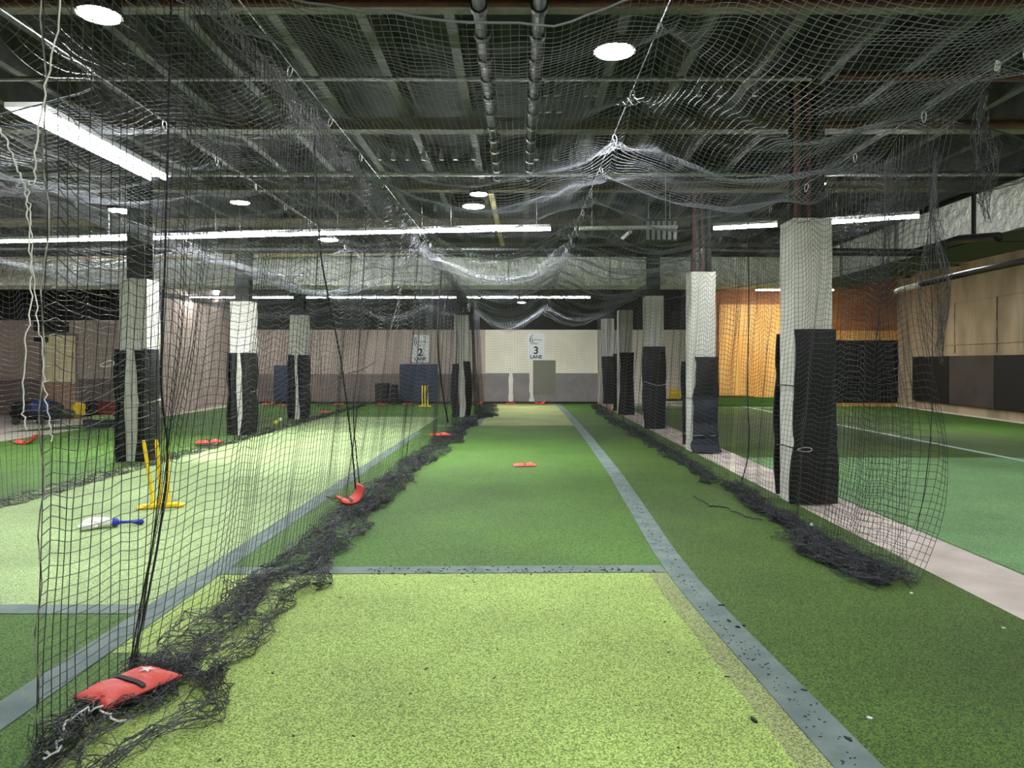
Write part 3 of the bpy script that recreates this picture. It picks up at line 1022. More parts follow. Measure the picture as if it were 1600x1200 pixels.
def side_net(name, label, xt, xb, y0, y1, zt, pinches, pool, seed, m='net_side', slack=.10, near=.054, far=.095, y0c=0.3, rad=.0022, fold=.07, lead=None, poolw=.3):
    """hanging net; xt(y), xb(y): x at the cable and at the floor; pinches: (yc, width, strength at floor, strength at top)"""
    st = Strands()
    for (a, b, cell) in lod(y0, y1, near, far):
        ns = int((b - a) * (1 + slack) / (cell * (1.7 if cell < .08 else 1.35))) + 1
        s = np.linspace(a, b, ns)
        nv = int((zt + pool) / cell) + 1
        v = np.linspace(0, zt + pool, nv)              # distance down from the cable
        Sg, Vg = np.meshgrid(s, v, indexing='ij')
        hang = np.minimum(Vg, zt)
        extra = np.maximum(Vg - zt, 0)
        t = hang / zt                                   # 0 top .. 1 floor
        Yg = Sg.copy()
        for (yc, wd, sf, stp) in pinches:
            k = (stp + (sf - stp) * t ** 1.3)
            Yg -= k * (Sg - yc) * np.exp(-((Sg - yc) / wd) ** 2)
        drop = .15 * scal(Sg, y0c) * (1 - t) ** .9
        Z = zt - hang - drop - .055 * np.abs(np.sin(PI * Sg / .46 + .7 * noise1(Sg * 1.9, seed + 12))) * np.clip(1.2 - t, 0, 1) * np.clip(t * 6, 0, 1)
        Z += .035 * noise2(Sg * 3.0, Vg * 2.2, seed + 3) * np.sin(PI * np.clip(t, 0, 1))
        X = xt(Sg) + (xb(Sg) - xt(Sg)) * t ** 1.5
        env = np.sin(PI * np.clip(t * .9 + .06, 0, 1)) * .8 + .35 * t
        fo = fold / (1 + .05 * np.maximum(Sg - 4, 0))
        X += fo * env * (np.sin(Sg * 7.3 + 1.6 * np.sin(Sg * 1.7 + seed) + .8 * np.sin(Vg * 1.1 + seed)) * .3 + noise2(Sg * 3.2, Vg * .8, seed) * .45)
        Yg += .04 * env * noise2(Sg * 5 + 3, Vg * 1.3, seed + 9)
        # part lying on the turf: runs out sideways and crumples
        if pool > 0:
            e = extra
            amp = np.minimum(1, e / .12)
            out = np.sin(np.minimum(e / pool, 1) * PI * .62) * poolw * (1 + .55 * noise1(Sg * 1.6, seed + 5))
            X += out
            X += amp * .05 * noise2(Sg * 14, e * 22, seed + 6)
            Yg += amp * .06 * noise2(Sg * 12, e * 25 + 7, seed + 7)
            Zp = .02 + amp * (.045 + .04 * noise2(Sg * 9, e * 16, seed + 8))
            Z = np.where(e > 0, Zp, np.maximum(Z, .02))
        Z = np.maximum(Z, .018)
        if lead is not None:
            X, Yg, Z = lead(X, Yg, Z, Sg, Vg, t)
        P = np.stack([X, Yg, Z], axis=2)
        rr = rad * (1 if cell < .056 else (cell / near) * .95)
        st.grid(P, rr)
        if a == y0:
            first = P
    if pool > .3:                                        # doubled layers heaped on the turf
        for lay in range(1):
            for (a, b, cell) in lod(y0, y1, near, far):
                s = np.linspace(a, b, int((b - a) * 1.25 / cell) + 2)
                e = np.linspace(.02, pool * .9, int(pool * .85 / cell) + 2)
                Sg, e = np.meshgrid(s + .02 * lay, e, indexing='ij')
                sd = seed + 40 + lay * 7
                out = np.sin(np.minimum(e / pool, 1) * PI * .58) * poolw * .85 * (1 + .5 * noise1(Sg * 1.5, sd))
                X = xb(Sg) + out + .05 * noise2(Sg * 13, e * 19, sd)
                Y = Sg + .07 * noise2(Sg * 11, e * 20 + 5, sd + 1)
                Z = np.maximum(.018, .05 + .045 * noise2(Sg * 8, e * 14, sd + 2))
                for (yc, wd, sf, stp) in pinches:
                    Y -= .5 * sf * (Sg - yc) * np.exp(-((Sg - yc) / wd) ** 2)
                if lead is not None:
                    X, Y, Z = lead(X, Y, Z, Sg, zt + e, np.ones_like(e))
                st.grid(np.stack([X, Y, Z], axis=2), rad * (1 if cell < .056 else cell / near * .8))
    r = empty(name, (float(xt(np.array(y0))), y0, 0), label, 'net', 'side nets hanging between the lanes')
    o = st.build('netting', m, None)
    o.parent = r
    o.location = -r.location
    return r, first


def lin(a, ya, b, yb):
    return lambda y: a + (b - a) * (np.asarray(y) - ya) / (yb - ya)


# left net of lane 3
ZL = 3.80


def lead_left(X, Y, Z, S_, V_, t):
    # near vertical edge leans: nearer at the top
    k = np.clip(1 - (S_ - 2.6) / 1.6, 0, 1)
    Y = Y + k * (.55 * t ** 1.2) - k * .9 * np.maximum(V_ - ZL, 0) ** 1.2 * .6
    return X, Y, Z


netL, firstL = side_net('side_net', 'black side net along the left of lane 3, its end nearest the camera', lambda y: -1.70 + .0085 * (np.asarray(y) - 2.35) + .12 * np.exp(-((np.asarray(y) - 22.7) / .8) ** 2), lambda y: np.interp(y, [2.3, 3.5, 6, 8.5, 12, 16, 20, 28], [-2.06, -2.05, -2.0, -1.98, -1.9, -1.75, -1.6, -1.3]) + .36 * np.exp(-((np.asarray(y) - 22.7) / .9) ** 2),
         2.6, 28.2, ZL, [(3.75, .55, .88, .05), (5.3, .5, .35, .2), (7.7, .45, .6, .45), (8.55, .8, .92, .12), (10.1, .6, .5, .35), (12.2, .9, .75, .3), (15.6, 1.1, .8, .2), (19, 1.0, .7, .2), (22.7, 1.2, .8, .4)],
         1.5, 3, slack=.22, poolw=.40, lead=lead_left, y0c=.35, fold=.06)
# frayed white and black edge rope
edge = firstL[0]
k = min(len(edge), int(ZL / (edge[1][2] * 0 + .05)))
pts = [Vector(edge[i]) + Vector((.012 * math.sin(i * .7), -.005, 0)) for i in range(0, k, 2)]
MB().tube([p - netL.location for p in pts], .003, 5).build('edge_rope', 'rope_grey', netL, smooth=True)

# right side net: near piece past the first pillar
def lead_right(X, Y, Z, S_, V_, t):
    k = np.clip(1 - (S_ - 5.55) / 1.5, 0, 1)
    X = X + k * (.0 - .25 * t ** 3) + k * .12 * np.sin(Z * 2.1)
    Y = Y - .05 * k
    return X, Y, Z


netR, _ = side_net('side_net', 'black side net by the nearest right pillar, heaped on turf at its end', lambda y: np.interp(y, [5.5, 8, 8.6, 10.2], [3.1, 3.1, 3.07, 3.05]), lambda y: np.interp(y, [5.5, 6.3, 7.5, 9, 10.2], [3.15, 2.85, 2.85, 2.9, 2.85]),
         5.45, 9.9, 3.52, [(5.6, .3, .2, .05), (6.35, .5, .75, .6), (7.6, .7, .55, .2), (9.2, .6, .4, .2)], 1.5, 21, poolw=-.22, lead=lead_right, y0c=5.65, fold=.085, slack=.35)
netR3, _ = side_net('side_net', 'doubled loose layer of the right net, hanging to the heap near the camera', lambda y: 3.02 + 0 * np.asarray(y), lambda y: np.interp(y, [5.5, 6.1, 6.8], [3.0, 2.85, 2.8]),
                    5.6, 6.9, 3.45, [(6.1, .5, .35, .75)], 1.9, 61, poolw=-.36, y0c=5.65, fold=.13, slack=.9)
_lay = netR3.children[0]
_lay.name = 'loose_layer'
_lay.parent = netR
_lay.location = -netR.location
bpy.data.objects.remove(netR3)
netR2, _ = side_net('side_net', 'black side net hanging along the right pillars beyond the second, down to end wall', lin(3.07, 9.9, 3.0, 28), lambda y: np.interp(y, [9.9, 12, 17, 22, 28], [2.82, 2.85, 2.88, 2.8, 3.05]),
         10.02, 28.2, 3.55, [(10.0, .35, .7, .3), (12.9, .7, .4, .15), (16.0, .8, .6, .2), (20.2, .9, .6, .2), (24.5, 1, .6, .3)], .8, 33, poolw=-.25, y0c=9.9, fold=.05, slack=.12)
# net between lanes 1 and 2
netM, _ = side_net('side_net', 'black net between lanes 1 and 2, along the left pillars', lin(-5.87, 6, -5.87, 28), lambda y: -5.78 + 0 * np.asarray(y),
         6.6, 28.2, 3.78, [(8.6, .6, .5, .3), (12.6, .8, .5, .2), (17, .8, .5, .2), (22, .8, .5, .2)], .5, 45, poolw=-.12, near=.065, far=.11, y0c=6.7, fold=.06)
netM.location.z = 0
# net at the end of lane 3 and lane 2 (hangs across)
def cross_net(label, x0, x1, y, zt, seed, bulge=.15):
    st = Strands()
    cell = .10
    s = np.linspace(x0, x1, int((x1 - x0) * 1.2 / cell))
    v = np.linspace(0, zt, int(zt / cell))
    Sg, Vg = np.meshgrid(s, v, indexing='ij')
    t = Vg / zt
    X = Sg + .04 * noise2(Sg * 4, Vg * .6, seed)
    Y = y + bulge * np.sin(PI * t) * .3 + .05 * np.sin(Sg * 7)
    Z = np.maximum(zt - Vg - .12 * scal(Sg, x0) * (1 - t), .02)
    st.grid(np.stack([X, Y, Z], 2), .0018)
    r = empty('end_net', ((x0 + x1) / 2, y, 0), label, 'net', 'nets across the lane ends')
    o = st.build('netting', 'net_side')
    o.parent = r
    o.location = -r.location
    return r


cross_net('fine net hanging across the far end of lane 3 before the cream wall', -1.5, 3.0, 28.9, 3.0, 5)
cross_net('fine net hanging across the far end of lane 2', -5.8, -1.7, 28.9, 3.4, 6)


def roof_net(label, xa, xb, za, zb, y0, y1, sag0, sag1, seed, y0c, near=.05, far=.10, wave=.12, front=0.0, rad=.0021, m='net_roof_lit', pinA=True, pinB=True):
    st = Strands()
    first = None
    for (a, b, cell) in lod(y0, y1, near, far):
        ny = int((b - a) * 1.08 / cell) + 1
        nu = int((xb - xa) * 1.12 / cell) + 1
        yy = np.linspace(a, b, ny)
        uu = np.linspace(0, 1, nu)
        Yg, U = np.meshgrid(yy, uu, indexing='ij')
        sag = sag0 + (sag1 - sag0) * (Yg - y0) / (y1 - y0)
        s1 = scal(Yg, y0c)
        shape = 1 - np.abs(2 * U - 1) ** 2.0
        Z = za + (zb - za) * U - shape * (sag + wave * s1 * .5 + .10 * noise1(Yg * 1.3, seed))
        # scallops between the carabiners at each pinned border
        if pinA:
            Z -= .20 * s1 * np.exp(-(U / .10) ** 2)
        if pinB:
            Z -= .20 * s1 * np.exp(-((1 - U) / .10) ** 2)
        Z += .03 * noise2(U * 9, Yg * 2.5, seed + 2)
        X = xa + (xb - xa) * U
        Y = Yg + .25 * shape * noise1(Yg * 1.1 + 1, seed + 4) + front * shape * np.exp(-(Yg - y0) / .8)
        P = np.stack([X, Y, Z], 2)
        if first is None:
            first = P[0]
        st.grid(P, rad * (1 if cell < .055 else cell / near * .85))
    r = empty('roof_net', ((xa + xb) / 2, y0, 0), label, 'net', 'roof nets sagging between the cables')
    o = st.build('netting', m)
    o.parent = r
    o.location = -r.location
    mb = MB()
    mb.tube([Vector(p) - r.location for p in first[::2]], .007, 5)
    mb.build('edge_rope', m, r, smooth=True)
    return r


XM = .90
roof_net('roof net tinted with lamp light over lane 3, left of its centre cable', -1.70, XM, 3.80, 3.75, 3.9, 28.2, .38, .85, 51, 4.7, front=-.1)
roof_net('roof net tinted with lamp light over lane 3, right of its centre cable', XM, 3.07, 3.75, 3.54, 3.6, 28.2, .22, .55, 52, 4.7)
roof_net('roof net over lane 2, strip beside lane 3', -3.15, -1.72, 3.75, 3.80, 3.3, 28, .06, .3, 53, 4.3, near=.075, far=.12, wave=.05)
roof_net('roof net over lane 2, wide sagging part with the silvery border', -5.87, -3.15, 3.75, 3.75, 5.5, 28, .30, .5, 54, 4.3, near=.06, far=.11)
roof_net('roof net over lane 1 beyond the silvery border', -10.5, -5.9, 3.8, 3.75, 8.0, 26, .30, .5, 55, 4.3, near=.085, far=.14)

# ---------------------------------------------------------------- cables with carabiners
def cable(pts, label, clips_at, r=.005, m='wire'):
    root = empty('net_cable', pts[0], label, 'cable', 'steel cables carrying the nets')
    MB().tube([Vector(p) - Vector(pts[0]) for p in pts], r, 6).build('cable_wire', m, root, smooth=True)
    return root


def hang_clip(p, label, sc=1.0, rz=None):
    o = bpy.data.objects.new('carabiner', CARAB)
    COL.objects.link(o)
    o.location = p
    o.scale = (sc, sc, sc)
    o.rotation_euler = (random.uniform(-.2, .2), random.uniform(-.25, .25), random.uniform(-.9, .9) if rz is None else rz)
    return tag(o, label, 'carabiner', 'carabiners on the net cables')


ords2 = ['first', 'second', 'third', 'fourth', 'fifth', 'sixth', 'seventh', 'eighth', 'ninth', 'tenth', 'eleventh', 'twelfth', 'thirteenth', 'fourteenth']
cabs = [('left', [(-1.75, -4, 3.83), (-1.46, 30.2, 3.83)], 'steel cable carrying the bunched net at the left edge of lane 3', 4.3, 28, 'carabiner on the left cable of lane 3'),
        ('left2', [(-3.15, -4, 3.80), (-3.15, 30.2, 3.80)], 'bare steel cable over lane 2', 4.3, 16, 'carabiner on the bare cable over lane 2'),
        ('mid', [(XM, -4, 3.80), (XM, 30.2, 3.80)], 'steel cable along the centre of the lane 3 roof net', 4.7, 28, 'carabiner on the centre cable of lane 3'),
        ('right', [(3.12, -4, 3.58), (3.10, 30.2, 3.60)], 'steel cable along the right pillars', 4.55, 28, 'carabiner on the cable along the right pillars'),
        ('silver', [(-5.87, -4, 3.80), (-5.87, 30.2, 3.80)], 'cable between lanes 1 and 2', 6.4, 20, 'carabiner on the cable between lanes 1 and 2')]
for nm, pts, lab, ya, yb, cl in cabs:
    cable(pts, lab, None)
    y, k = ya, 0
    while y < min(yb, 16):
        hang_clip((pts[0][0] + (pts[1][0] - pts[0][0]) * (y + 4) / 34.2, y, pts[0][2]), ords2[k] + ' ' + cl + ', counted from the camera', sc=1.0)
        y += SPC
        k += 1

# gathered net bunched along the left cable (dense roll of mesh)
def bunch(label, x, z, y0, y1, seed, w_=.13, h_=.22, m='net_roof_lit', n=15, par=None):
    st = Strands()
    ys = np.arange(y0, y1, .055)
    L_ = []
    for k in range(n):
        a = 2 * PI * k / n
        L_.append(np.stack([x + w_ * (.25 + .75 * RNG.rand()) * np.cos(a) + .03 * noise1(ys * 7, seed + k), ys + .02 * noise1(ys * 9, k),
                            z - h_ * .5 + h_ * .6 * np.sin(a) * (.4 + .6 * RNG.rand()) - .10 * scal(ys, 4.3) + .03 * noise1(ys * 6, seed + 30 + k)], 1))
    P = np.stack(L_, 0)
    st.grid(P, .0020)
    o = st.build('gathered_edge', m)
    o.parent = par
    o.location = -par.location
    return tag(o, label)


bunch('net gathered in a roll along the left cable of lane 3', -1.72, 3.80, 3.0, 16, 71, w_=.06, h_=.15, m='net_bunch', par=netL)
bunch('net gathered in a silvery roll between lanes 1 and 2', -5.87, 3.78, 5.0, 20, 72, w_=.10, h_=.14, n=16, m='net_bunch', par=netM)

# loose net corner hanging from the right cable near the camera
def drape(label, corner, w0, w1, z0, z1, seed, nx=26, cell=.05, m='net_side', dirx=(.55, .8)):
    st = Strands()
    nv = int((z0 - z1) / cell)
    u = np.linspace(-.5, .5, nx)
    v = np.linspace(0, 1, nv)
    U, V_ = np.meshgrid(u, v, indexing='ij')
    wd = w0 + (w1 - w0) * np.minimum(1, V_ * 1.8)
    X = corner[0] + U * wd * dirx[0] + .05 * noise2(U * 9, V_ * 5, seed) * (V_ + .2)
    Y = corner[1] + U * wd * dirx[1] + .05 * noise2(U * 8, V_ * 6 + 2, seed + 1)
    Z = z0 - (z0 - z1) * V_ + .10 * np.sin(U * 9 + seed) * V_ + .04 * noise2(U * 12, V_ * 9, seed + 2)
    Z = np.maximum(Z, .03)
    st.grid(np.stack([X, Y, Z], 2), .0019)
    r = empty('loose_net', corner, label, 'net')
    o = st.build('netting', m)
    o.parent = r
    o.location = -r.location
    return r


roof_net('thin loose roof net over the right bay beside the nearest pillar', 3.16, 5.2, 3.52, 3.95, 5.4, 11.4, .30, .42, 57, 5.65, near=.075, far=.1, wave=.25, rad=.0017, m='net_side', pinB=False)


def swag(label, p, q, h, sag, seed, cell=.09):
    st = Strands()
    p, q = np.array(p), np.array(q)
    n = int(np.linalg.norm(q - p) * 1.15 / cell)
    m_ = int(h / cell)
    U, V_ = np.meshgrid(np.linspace(0, 1, n), np.linspace(0, 1, m_), indexing='ij')
    X = p[0] + (q[0] - p[0]) * U
    Y = p[1] + (q[1] - p[1]) * U + .15 * noise2(U * 9, V_ * 2, seed) * V_
    Z = p[2] + (q[2] - p[2]) * U - 4 * sag * U * (1 - U) * (.35 + .65 * V_) - h * V_ * np.sin(PI * np.clip(U * .96 + .02, 0, 1)) ** .5 - .05 * np.abs(np.sin(U * 19 + seed))
    st.grid(np.stack([X, Y, Z], 2), .0024)
    r = empty('swag_net', tuple(p), label, 'net')
    o = st.build('netting', 'net_side')
    o.parent = r
    o.location = -r.location
    MB().tube([(0, 0, 0), tuple(Vector(q) - Vector(p))], .008, 6).build('cable_wire', 'wire', r)
    return r


swag('dark net swagging across the right bay in front of the orange boarding', (3.64, 18.7, 3.25), (7.8, 16.4, 3.8), .9, .25, 91)
drape('loose black net corner hanging from the right cable near its pale tag', (3.16, 5.05, 0), .08, .5, 3.5, 2.7, 81, nx=16)
drape('thin loose strand of net drooping beside the nearest right pillar', (3.6, 6.4, 0), .1, 1.3, 3.45, 1.75, 82, nx=30, cell=.06)
# pale tag on the cable
p = at(1559, 103, 4.85)
o = MB().box((-.022, -.006, -.04), (.022, .006, .035)).build('cable_tag', 'white_plastic', bevel=.004)
o.location = p
o.rotation_euler = (0, .3, .4)
tag(o, 'white plastic tag on the right cable', 'tag')

# ---------------------------------------------------------------- ropes
def wob(pts, n=8, a=.006, seed=0):
    r = random.Random(seed)
    out = []
    for i in range(len(pts) - 1):
        p, q = Vector(pts[i]), Vector(pts[i + 1])
        for k in range(n):
            out.append(p.lerp(q, k / n) + Vector((r.uniform(-a, a), r.uniform(-a, a), r.uniform(-a, a))))
    out.append(Vector(pts[-1]))
    return out


YR = 2.62
def rope(pts, r, m, label, seed=0, a=.006, n=8):
    o = MB().tube(wob(pts, n, a, seed), r, 6).build('rope', m, smooth=True)
    return tag(o, label, 'rope', None)


rope([at(100, -40, YR), at(88, 60, YR), at(66, 160, YR), at(55, 240, YR), at(53, 285, YR)], .003, 'rope_white', 'pale cord coming down through the top left corner to the knot', 1)
rope([at(-30, 160, YR), at(0, 200, YR), at(15, 235, YR), at(35, 285, YR), at(53, 287, YR)], .003, 'rope_white', 'pale cord entering at the left edge and looping to the knot', 2)
rope([at(38, 287, YR), at(44, 340, YR), at(46, 400, YR), at(48, 480, YR), at(38, 560, YR), at(36, 640, YR), at(42, 672, YR)], .0026, 'rope_white', 'pale doubled cord hanging from the knot, outer strand', 3)
rope([at(42, 287, YR), at(47, 340, YR), at(50, 410, YR), at(62, 520, YR), at(70, 600, YR), at(78, 660, YR), at(80, 690, YR)], .0022, 'rope_white', 'pale doubled cord hanging from the knot, inner strand', 4)
# dark hanging ropes in the left net
def net_rope(px0, py0, px1, py1, xpl, label, mid=None, seed=0, r=.009, par=None):
    par = par or netL
    """both ends lie in the plane x = xpl"""
    Y0 = xpl * F / (px0 - CX)
    Y1 = xpl * F / (px1 - CX)
    a_, b_ = at(px0, py0, Y0), at(px1, py1, Y1)
    pts = [a_]
    if mid:
        for (mx, my) in mid:
            pts.append(at(mx, my, xpl * F / (mx - CX)))
    pts.append(b_)
    b_.z = max(b_.z, .03)
    sm = []
    for i in range(len(pts) - 1):
        p0, p1, p2, p3 = pts[max(0, i - 1)], pts[i], pts[i + 1], pts[min(len(pts) - 1, i + 2)]
        for k_ in range(6):
            t = k_ / 6
            sm.append(.5 * ((2 * p1) + (p2 - p0) * t + (2 * p0 - 5 * p1 + 4 * p2 - p3) * t * t + (3 * p1 - p0 - 3 * p2 + p3) * t ** 3))
    sm.append(pts[-1])
    o = rope(sm, r * .75, 'rope_black', label, seed, .002, 1)
    o.name = 'fold_cord'
    o.parent = par
    o.location = -par.location
    return o


net_rope(490, 216, 556, 770, -1.88, 'dark gathered cord falling to the folded red sandbag', [(500, 380), (512, 460), (532, 560), (548, 680)], 11, .011)
net_rope(575, 300, 565, 795, -1.84, 'dark cord hanging straight down to the folded red sandbag', [(560, 560), (552, 640), (558, 720)], 12, .008)
net_rope(646, 366, 545, 583, -1.80, 'dark cord swung in an open curve in the left net', [(622, 470), (600, 545), (575, 572)], 13, .010)
net_rope(268, -40, 205, 1040, -1.93, 'thick dark fold cord above the nearest sandbag', [(262, 250), (256, 450), (252, 600), (262, 720), (245, 860), (225, 960)], 14, .008)
net_rope(690, 420, 700, 660, -1.64, 'dark cord by the lone pillar at the left edge of lane 3', [(684, 520), (690, 600)], 15, .02)
net_rope(1168, 330, 1158, 770, 3.0, 'dark edge cord of the right side net beyond the nearest pillar', [(1170, 480), (1168, 600), (1170, 700)], 16, .010, netR2)
net_rope(1449, 190, 1432, 830, 3.06, 'edge cord at the camera end of right side net', [(1455, 420), (1457, 620), (1448, 740)], 17, .004, netR)
# end ropes lying on turf
rope([onfloor(1085, 775, .03), onfloor(1110, 790, .03), onfloor(1135, 793, .03), onfloor(1160, 805, .03), onfloor(1190, 812, .03)], .007, 'rope_black', 'thin dark cord lying loose on dark turf by the right net', 18, .01)
rope([onfloor(405, 886, .03), onfloor(440, 880, .03), onfloor(470, 845, .03), onfloor(505, 825, .03), onfloor(545, 812, .03)], .007, 'rope_black', 'thin dark cord lying between left lane line and left net', 19, .01)
rope([onfloor(60, 1190, .05), onfloor(95, 1165, .08), onfloor(110, 1120, .1), onfloor(160, 1105, .12), onfloor(206, 1125, .07)], .005, 'rope_white', 'pale cord tangled in the net heap in front of the nearest sandbag', 20, .02)

o = hang_clip(at(178, 566, 3.9), 'large pale carabiner caught in the left net near the first left pillar', 1.0, .4)
o.rotation_euler = (0, PI / 2 - .3, .2)
o.scale = (.8, .8, .8)
del o['group']
del o['category']
o.location -= netL.location
o.parent = netL

# ================================================================ SMALL THINGS ON THE FLOOR
def sandbag_mb(L_=.62, W_=.36, th=.055, fold=0.0, seed=0):
    mb = MB()
    n, m_ = 16, 10
    r = np.random.RandomState(seed)
    vs = []
    for side in (1, 0):
        for i in range(n + 1):
            for j in range(m_ + 1):
                s, t = i / n * 2 - 1, j / m_ * 2 - 1
                e = (1 - abs(s) ** 5) * (1 - abs(t) ** 4)
                lobes = .45 + .55 * abs(math.sin(PI * s * .98)) ** .5
                x_ = s * L_ / 2 * (1 - .03 * t * t)
                y_ = t * W_ / 2 * (1 - .05 * s * s)
                if side:
                    z = .012 + th * e * lobes * (1 + .10 * math.sin(7 * s + 5 * t + seed))
                else:
                    z = .0
                if fold:
                    z += fold * s * s * (1 if s > 0 else .35)
                    x_ *= (1 - .35 * abs(s) * fold / .2)
                vs.append((x_, y_, z))
    W2 = m_ + 1
    N = (n + 1) * W2
    fs = []
    for i in range(n):
        for j in range(m_):
            a = i * W2 + j
            fs.append((a, a + W2, a + W2 + 1, a + 1))
            fs.append((N + a, N + a + 1, N + a + W2 + 1, N + a + W2))
    for i in range(n):
        a = i * W2
        fs.append((a, N + a, N + a + W2, a + W2))
        a += m_
        fs.append((a, a + W2, N + a + W2, N + a))
    for j in range(m_):
        fs.append((j, j + 1, N + j + 1, N + j))
        a = n * W2 + j
        fs.append((a, N + a, N + a + 1, a + 1))
    mb.add(vs, fs)
    return mb


def zat(x_, y_, fold=0, L_=.62, W_=.36, th=.055):
    s, t = x_ / (L_ / 2), y_ / (W_ / 2)
    e = (1 - abs(s) ** 5) * (1 - abs(t) ** 4)
    return .012 + th * e * (.45 + .55 * abs(math.sin(PI * s * .98)) ** .5) + (fold * s * s * (1 if s > 0 else .35) if fold else 0) + .006


def sandbag(p, rz, label, sc=1.0, fold=0.0, detail=True, seed=0, up=0.0):
    r = empty('sandbag', (p[0], p[1], .014 + up), label, 'sandbag', 'red sandbags holding the nets', rz)
    r.scale = (sc * .6, sc * .69, sc * .62)
    sandbag_mb(fold=fold, seed=seed, th=.055).build('bag_body', 'red_vinyl', r, smooth=True)
    if detail:
        b = MB()
        vs, fs = [], []
        for k in range(11):
            y_ = -.15 + .03 * k
            for x_ in (-.02, .02):
                vs.append((x_, y_, zat(x_, y_, fold) + .006))
        for k in range(10):
            fs.append((2 * k, 2 * k + 1, 2 * k + 3, 2 * k + 2))
        b.add(vs, fs)
        vs2 = [(v[0], v[1], v[2] - .012) for v in vs]
        b.add(vs2, [tuple(reversed(f)) for f in fs])
        b.build('carry_strap', 'strap', r)
        star = []
        for k in range(10):
            rr = .06 if k % 2 == 0 else .024
            t = PI / 2 + k * PI / 5
            x_, y_ = .15 + math.cos(t) * rr, math.sin(t) * rr
            star.append((x_, y_, zat(x_, y_, fold) + .006))
        c_ = (.15, 0, zat(.15, 0, fold) + .008)
        MB().add([c_] + star, [(0, 1 + k, 1 + (k + 1) % 10) for k in range(10)]).build('star_emblem', 'white_print', r)
        # piping round the edge
        pts = []
        for k in range(40):
            t = 2 * PI * k / 40
            cx_, sy_ = math.cos(t), math.sin(t)
            q = 7
            rr = (abs(cx_) ** q + abs(sy_) ** q) ** (-1 / q)
            xx, yy = cx_ * rr, sy_ * rr
            pts.append((xx * .31, yy * .18, .012 + (fold * xx * xx * (1 if xx > 0 else .35) if fold else 0)))
        MB().tube(pts, .006, 5, closed=True).build('edge_piping', 'strap', r, smooth=True)
    return r


def sb(px, py, rz, label, **k):
    p = onfloor(px, py)
    p.y = min(p.y, 29.5)
    return sandbag(p, rz, label, **k)


sb(201, 1094, 1.10, 'large red sandbag with white star and dark strap, nearest the camera', sc=1.12, up=.05)
sb(545, 795, .5, 'red sandbag folded upwards under net at left edge of lane 3', fold=.24, sc=1.25, seed=3, up=.06)
sb(687, 687, .4, 'flat red sandbag further up the left net of lane 3', sc=1.2, seed=4, up=.08)
sb(820, 729, .05, 'red sandbag lying alone in the middle of lane 3', sc=1.0, seed=5)
sb(41, 694, .3, 'red sandbag at the far left edge of lane 1', fold=.2, sc=1.4, seed=6)
sb(326, 697, .5, 'red sandbag on the net between lanes 1 and 2', sc=1.4, seed=7, up=.05)
sb(1475, 876, 1.2, 'dull sandbag hidden under the heap of right net', sc=.01, detail=False) if False else None
far = [(419, 633, 'at the end wall, left of the narrow navy mat', .12), (443, 634, 'in front of the narrow navy mat', .05), (508, 645, 'in front of the end wall behind third left pillar', .02),
       (529, 633, 'at the end wall of lane 2, left side', .05), (598, 633, 'at the end wall of lane 2 by the black cases', .03), (637, 632, 'left of the far yellow stumps', .02),
       (747, 632, 'at the end wall just right of the lone pillar', .14), (798, 631, 'below the left white paint strip of lane 3', .05), (843, 630.5, 'below the olive patch of lane 3', .14),
       (932, 634, 'at the right corner of the lane 3 end', .03), (953, 643, 'left of the fourth right pillar', .08)]
for i, (px, py, lab, fo) in enumerate(far):
    sb(px, py, random.uniform(-.4, .4), 'far red sandbag ' + lab, fold=fo, sc=1.5 if fo > .1 else 1.2, detail=False, seed=10 + i)

# stumps
def stumps(loc, rz, label, lean=(0, 0), h=.74, sc=1.0, sp=.1):
    r = empty('cricket_stumps', loc, label, 'stumps', 'yellow plastic stumps', rz)
    r.scale = (sc, sc, sc)
    b = MB()
    b.box((-.20, -.045, 0), (.20, .045, .045))
    b.box((-.24, -.075, 0), (-.16, .075, .03)).box((.16, -.075, 0), (.24, .075, .03))
    b.build('base', 'yellow_plastic', r, bevel=.012)
    for i, x_ in enumerate((-sp, 0.0, sp)):
        l = lean[i] if len(lean) > i else 0
        s = MB()
        top = Vector((x_ + l, .02 * i, h))
        bot = Vector((x_, 0, .04))
        pts = [bot.lerp(top, t) for t in (0, .06, .08, .5, .96, .98, 1)]
        s.tube(pts, [.03, .028, .02, .019, .019, .017, .010], 12)
        s.build('stump', 'yellow_plastic', r, smooth=True)
        MB().tube([top + Vector((0, 0, -.015)), top + Vector((0, 0, .012))], .015, 8).build('bail_cap', 'yellow_plastic', r)
    return r


p = onfloor(252, 795)
stumps((p.x, p.y, .014), .35, 'yellow plastic stumps on the pale green turf of lane 2, nearest', lean=(-.10, -.05, -.02), sc=1.02, sp=.075)
p = onfloor(664, 636)
stumps((p.x, p.y, .014), 0, 'far yellow stumps in front of the navy mat', lean=(0, 0, 0), h=.78, sc=1.0)

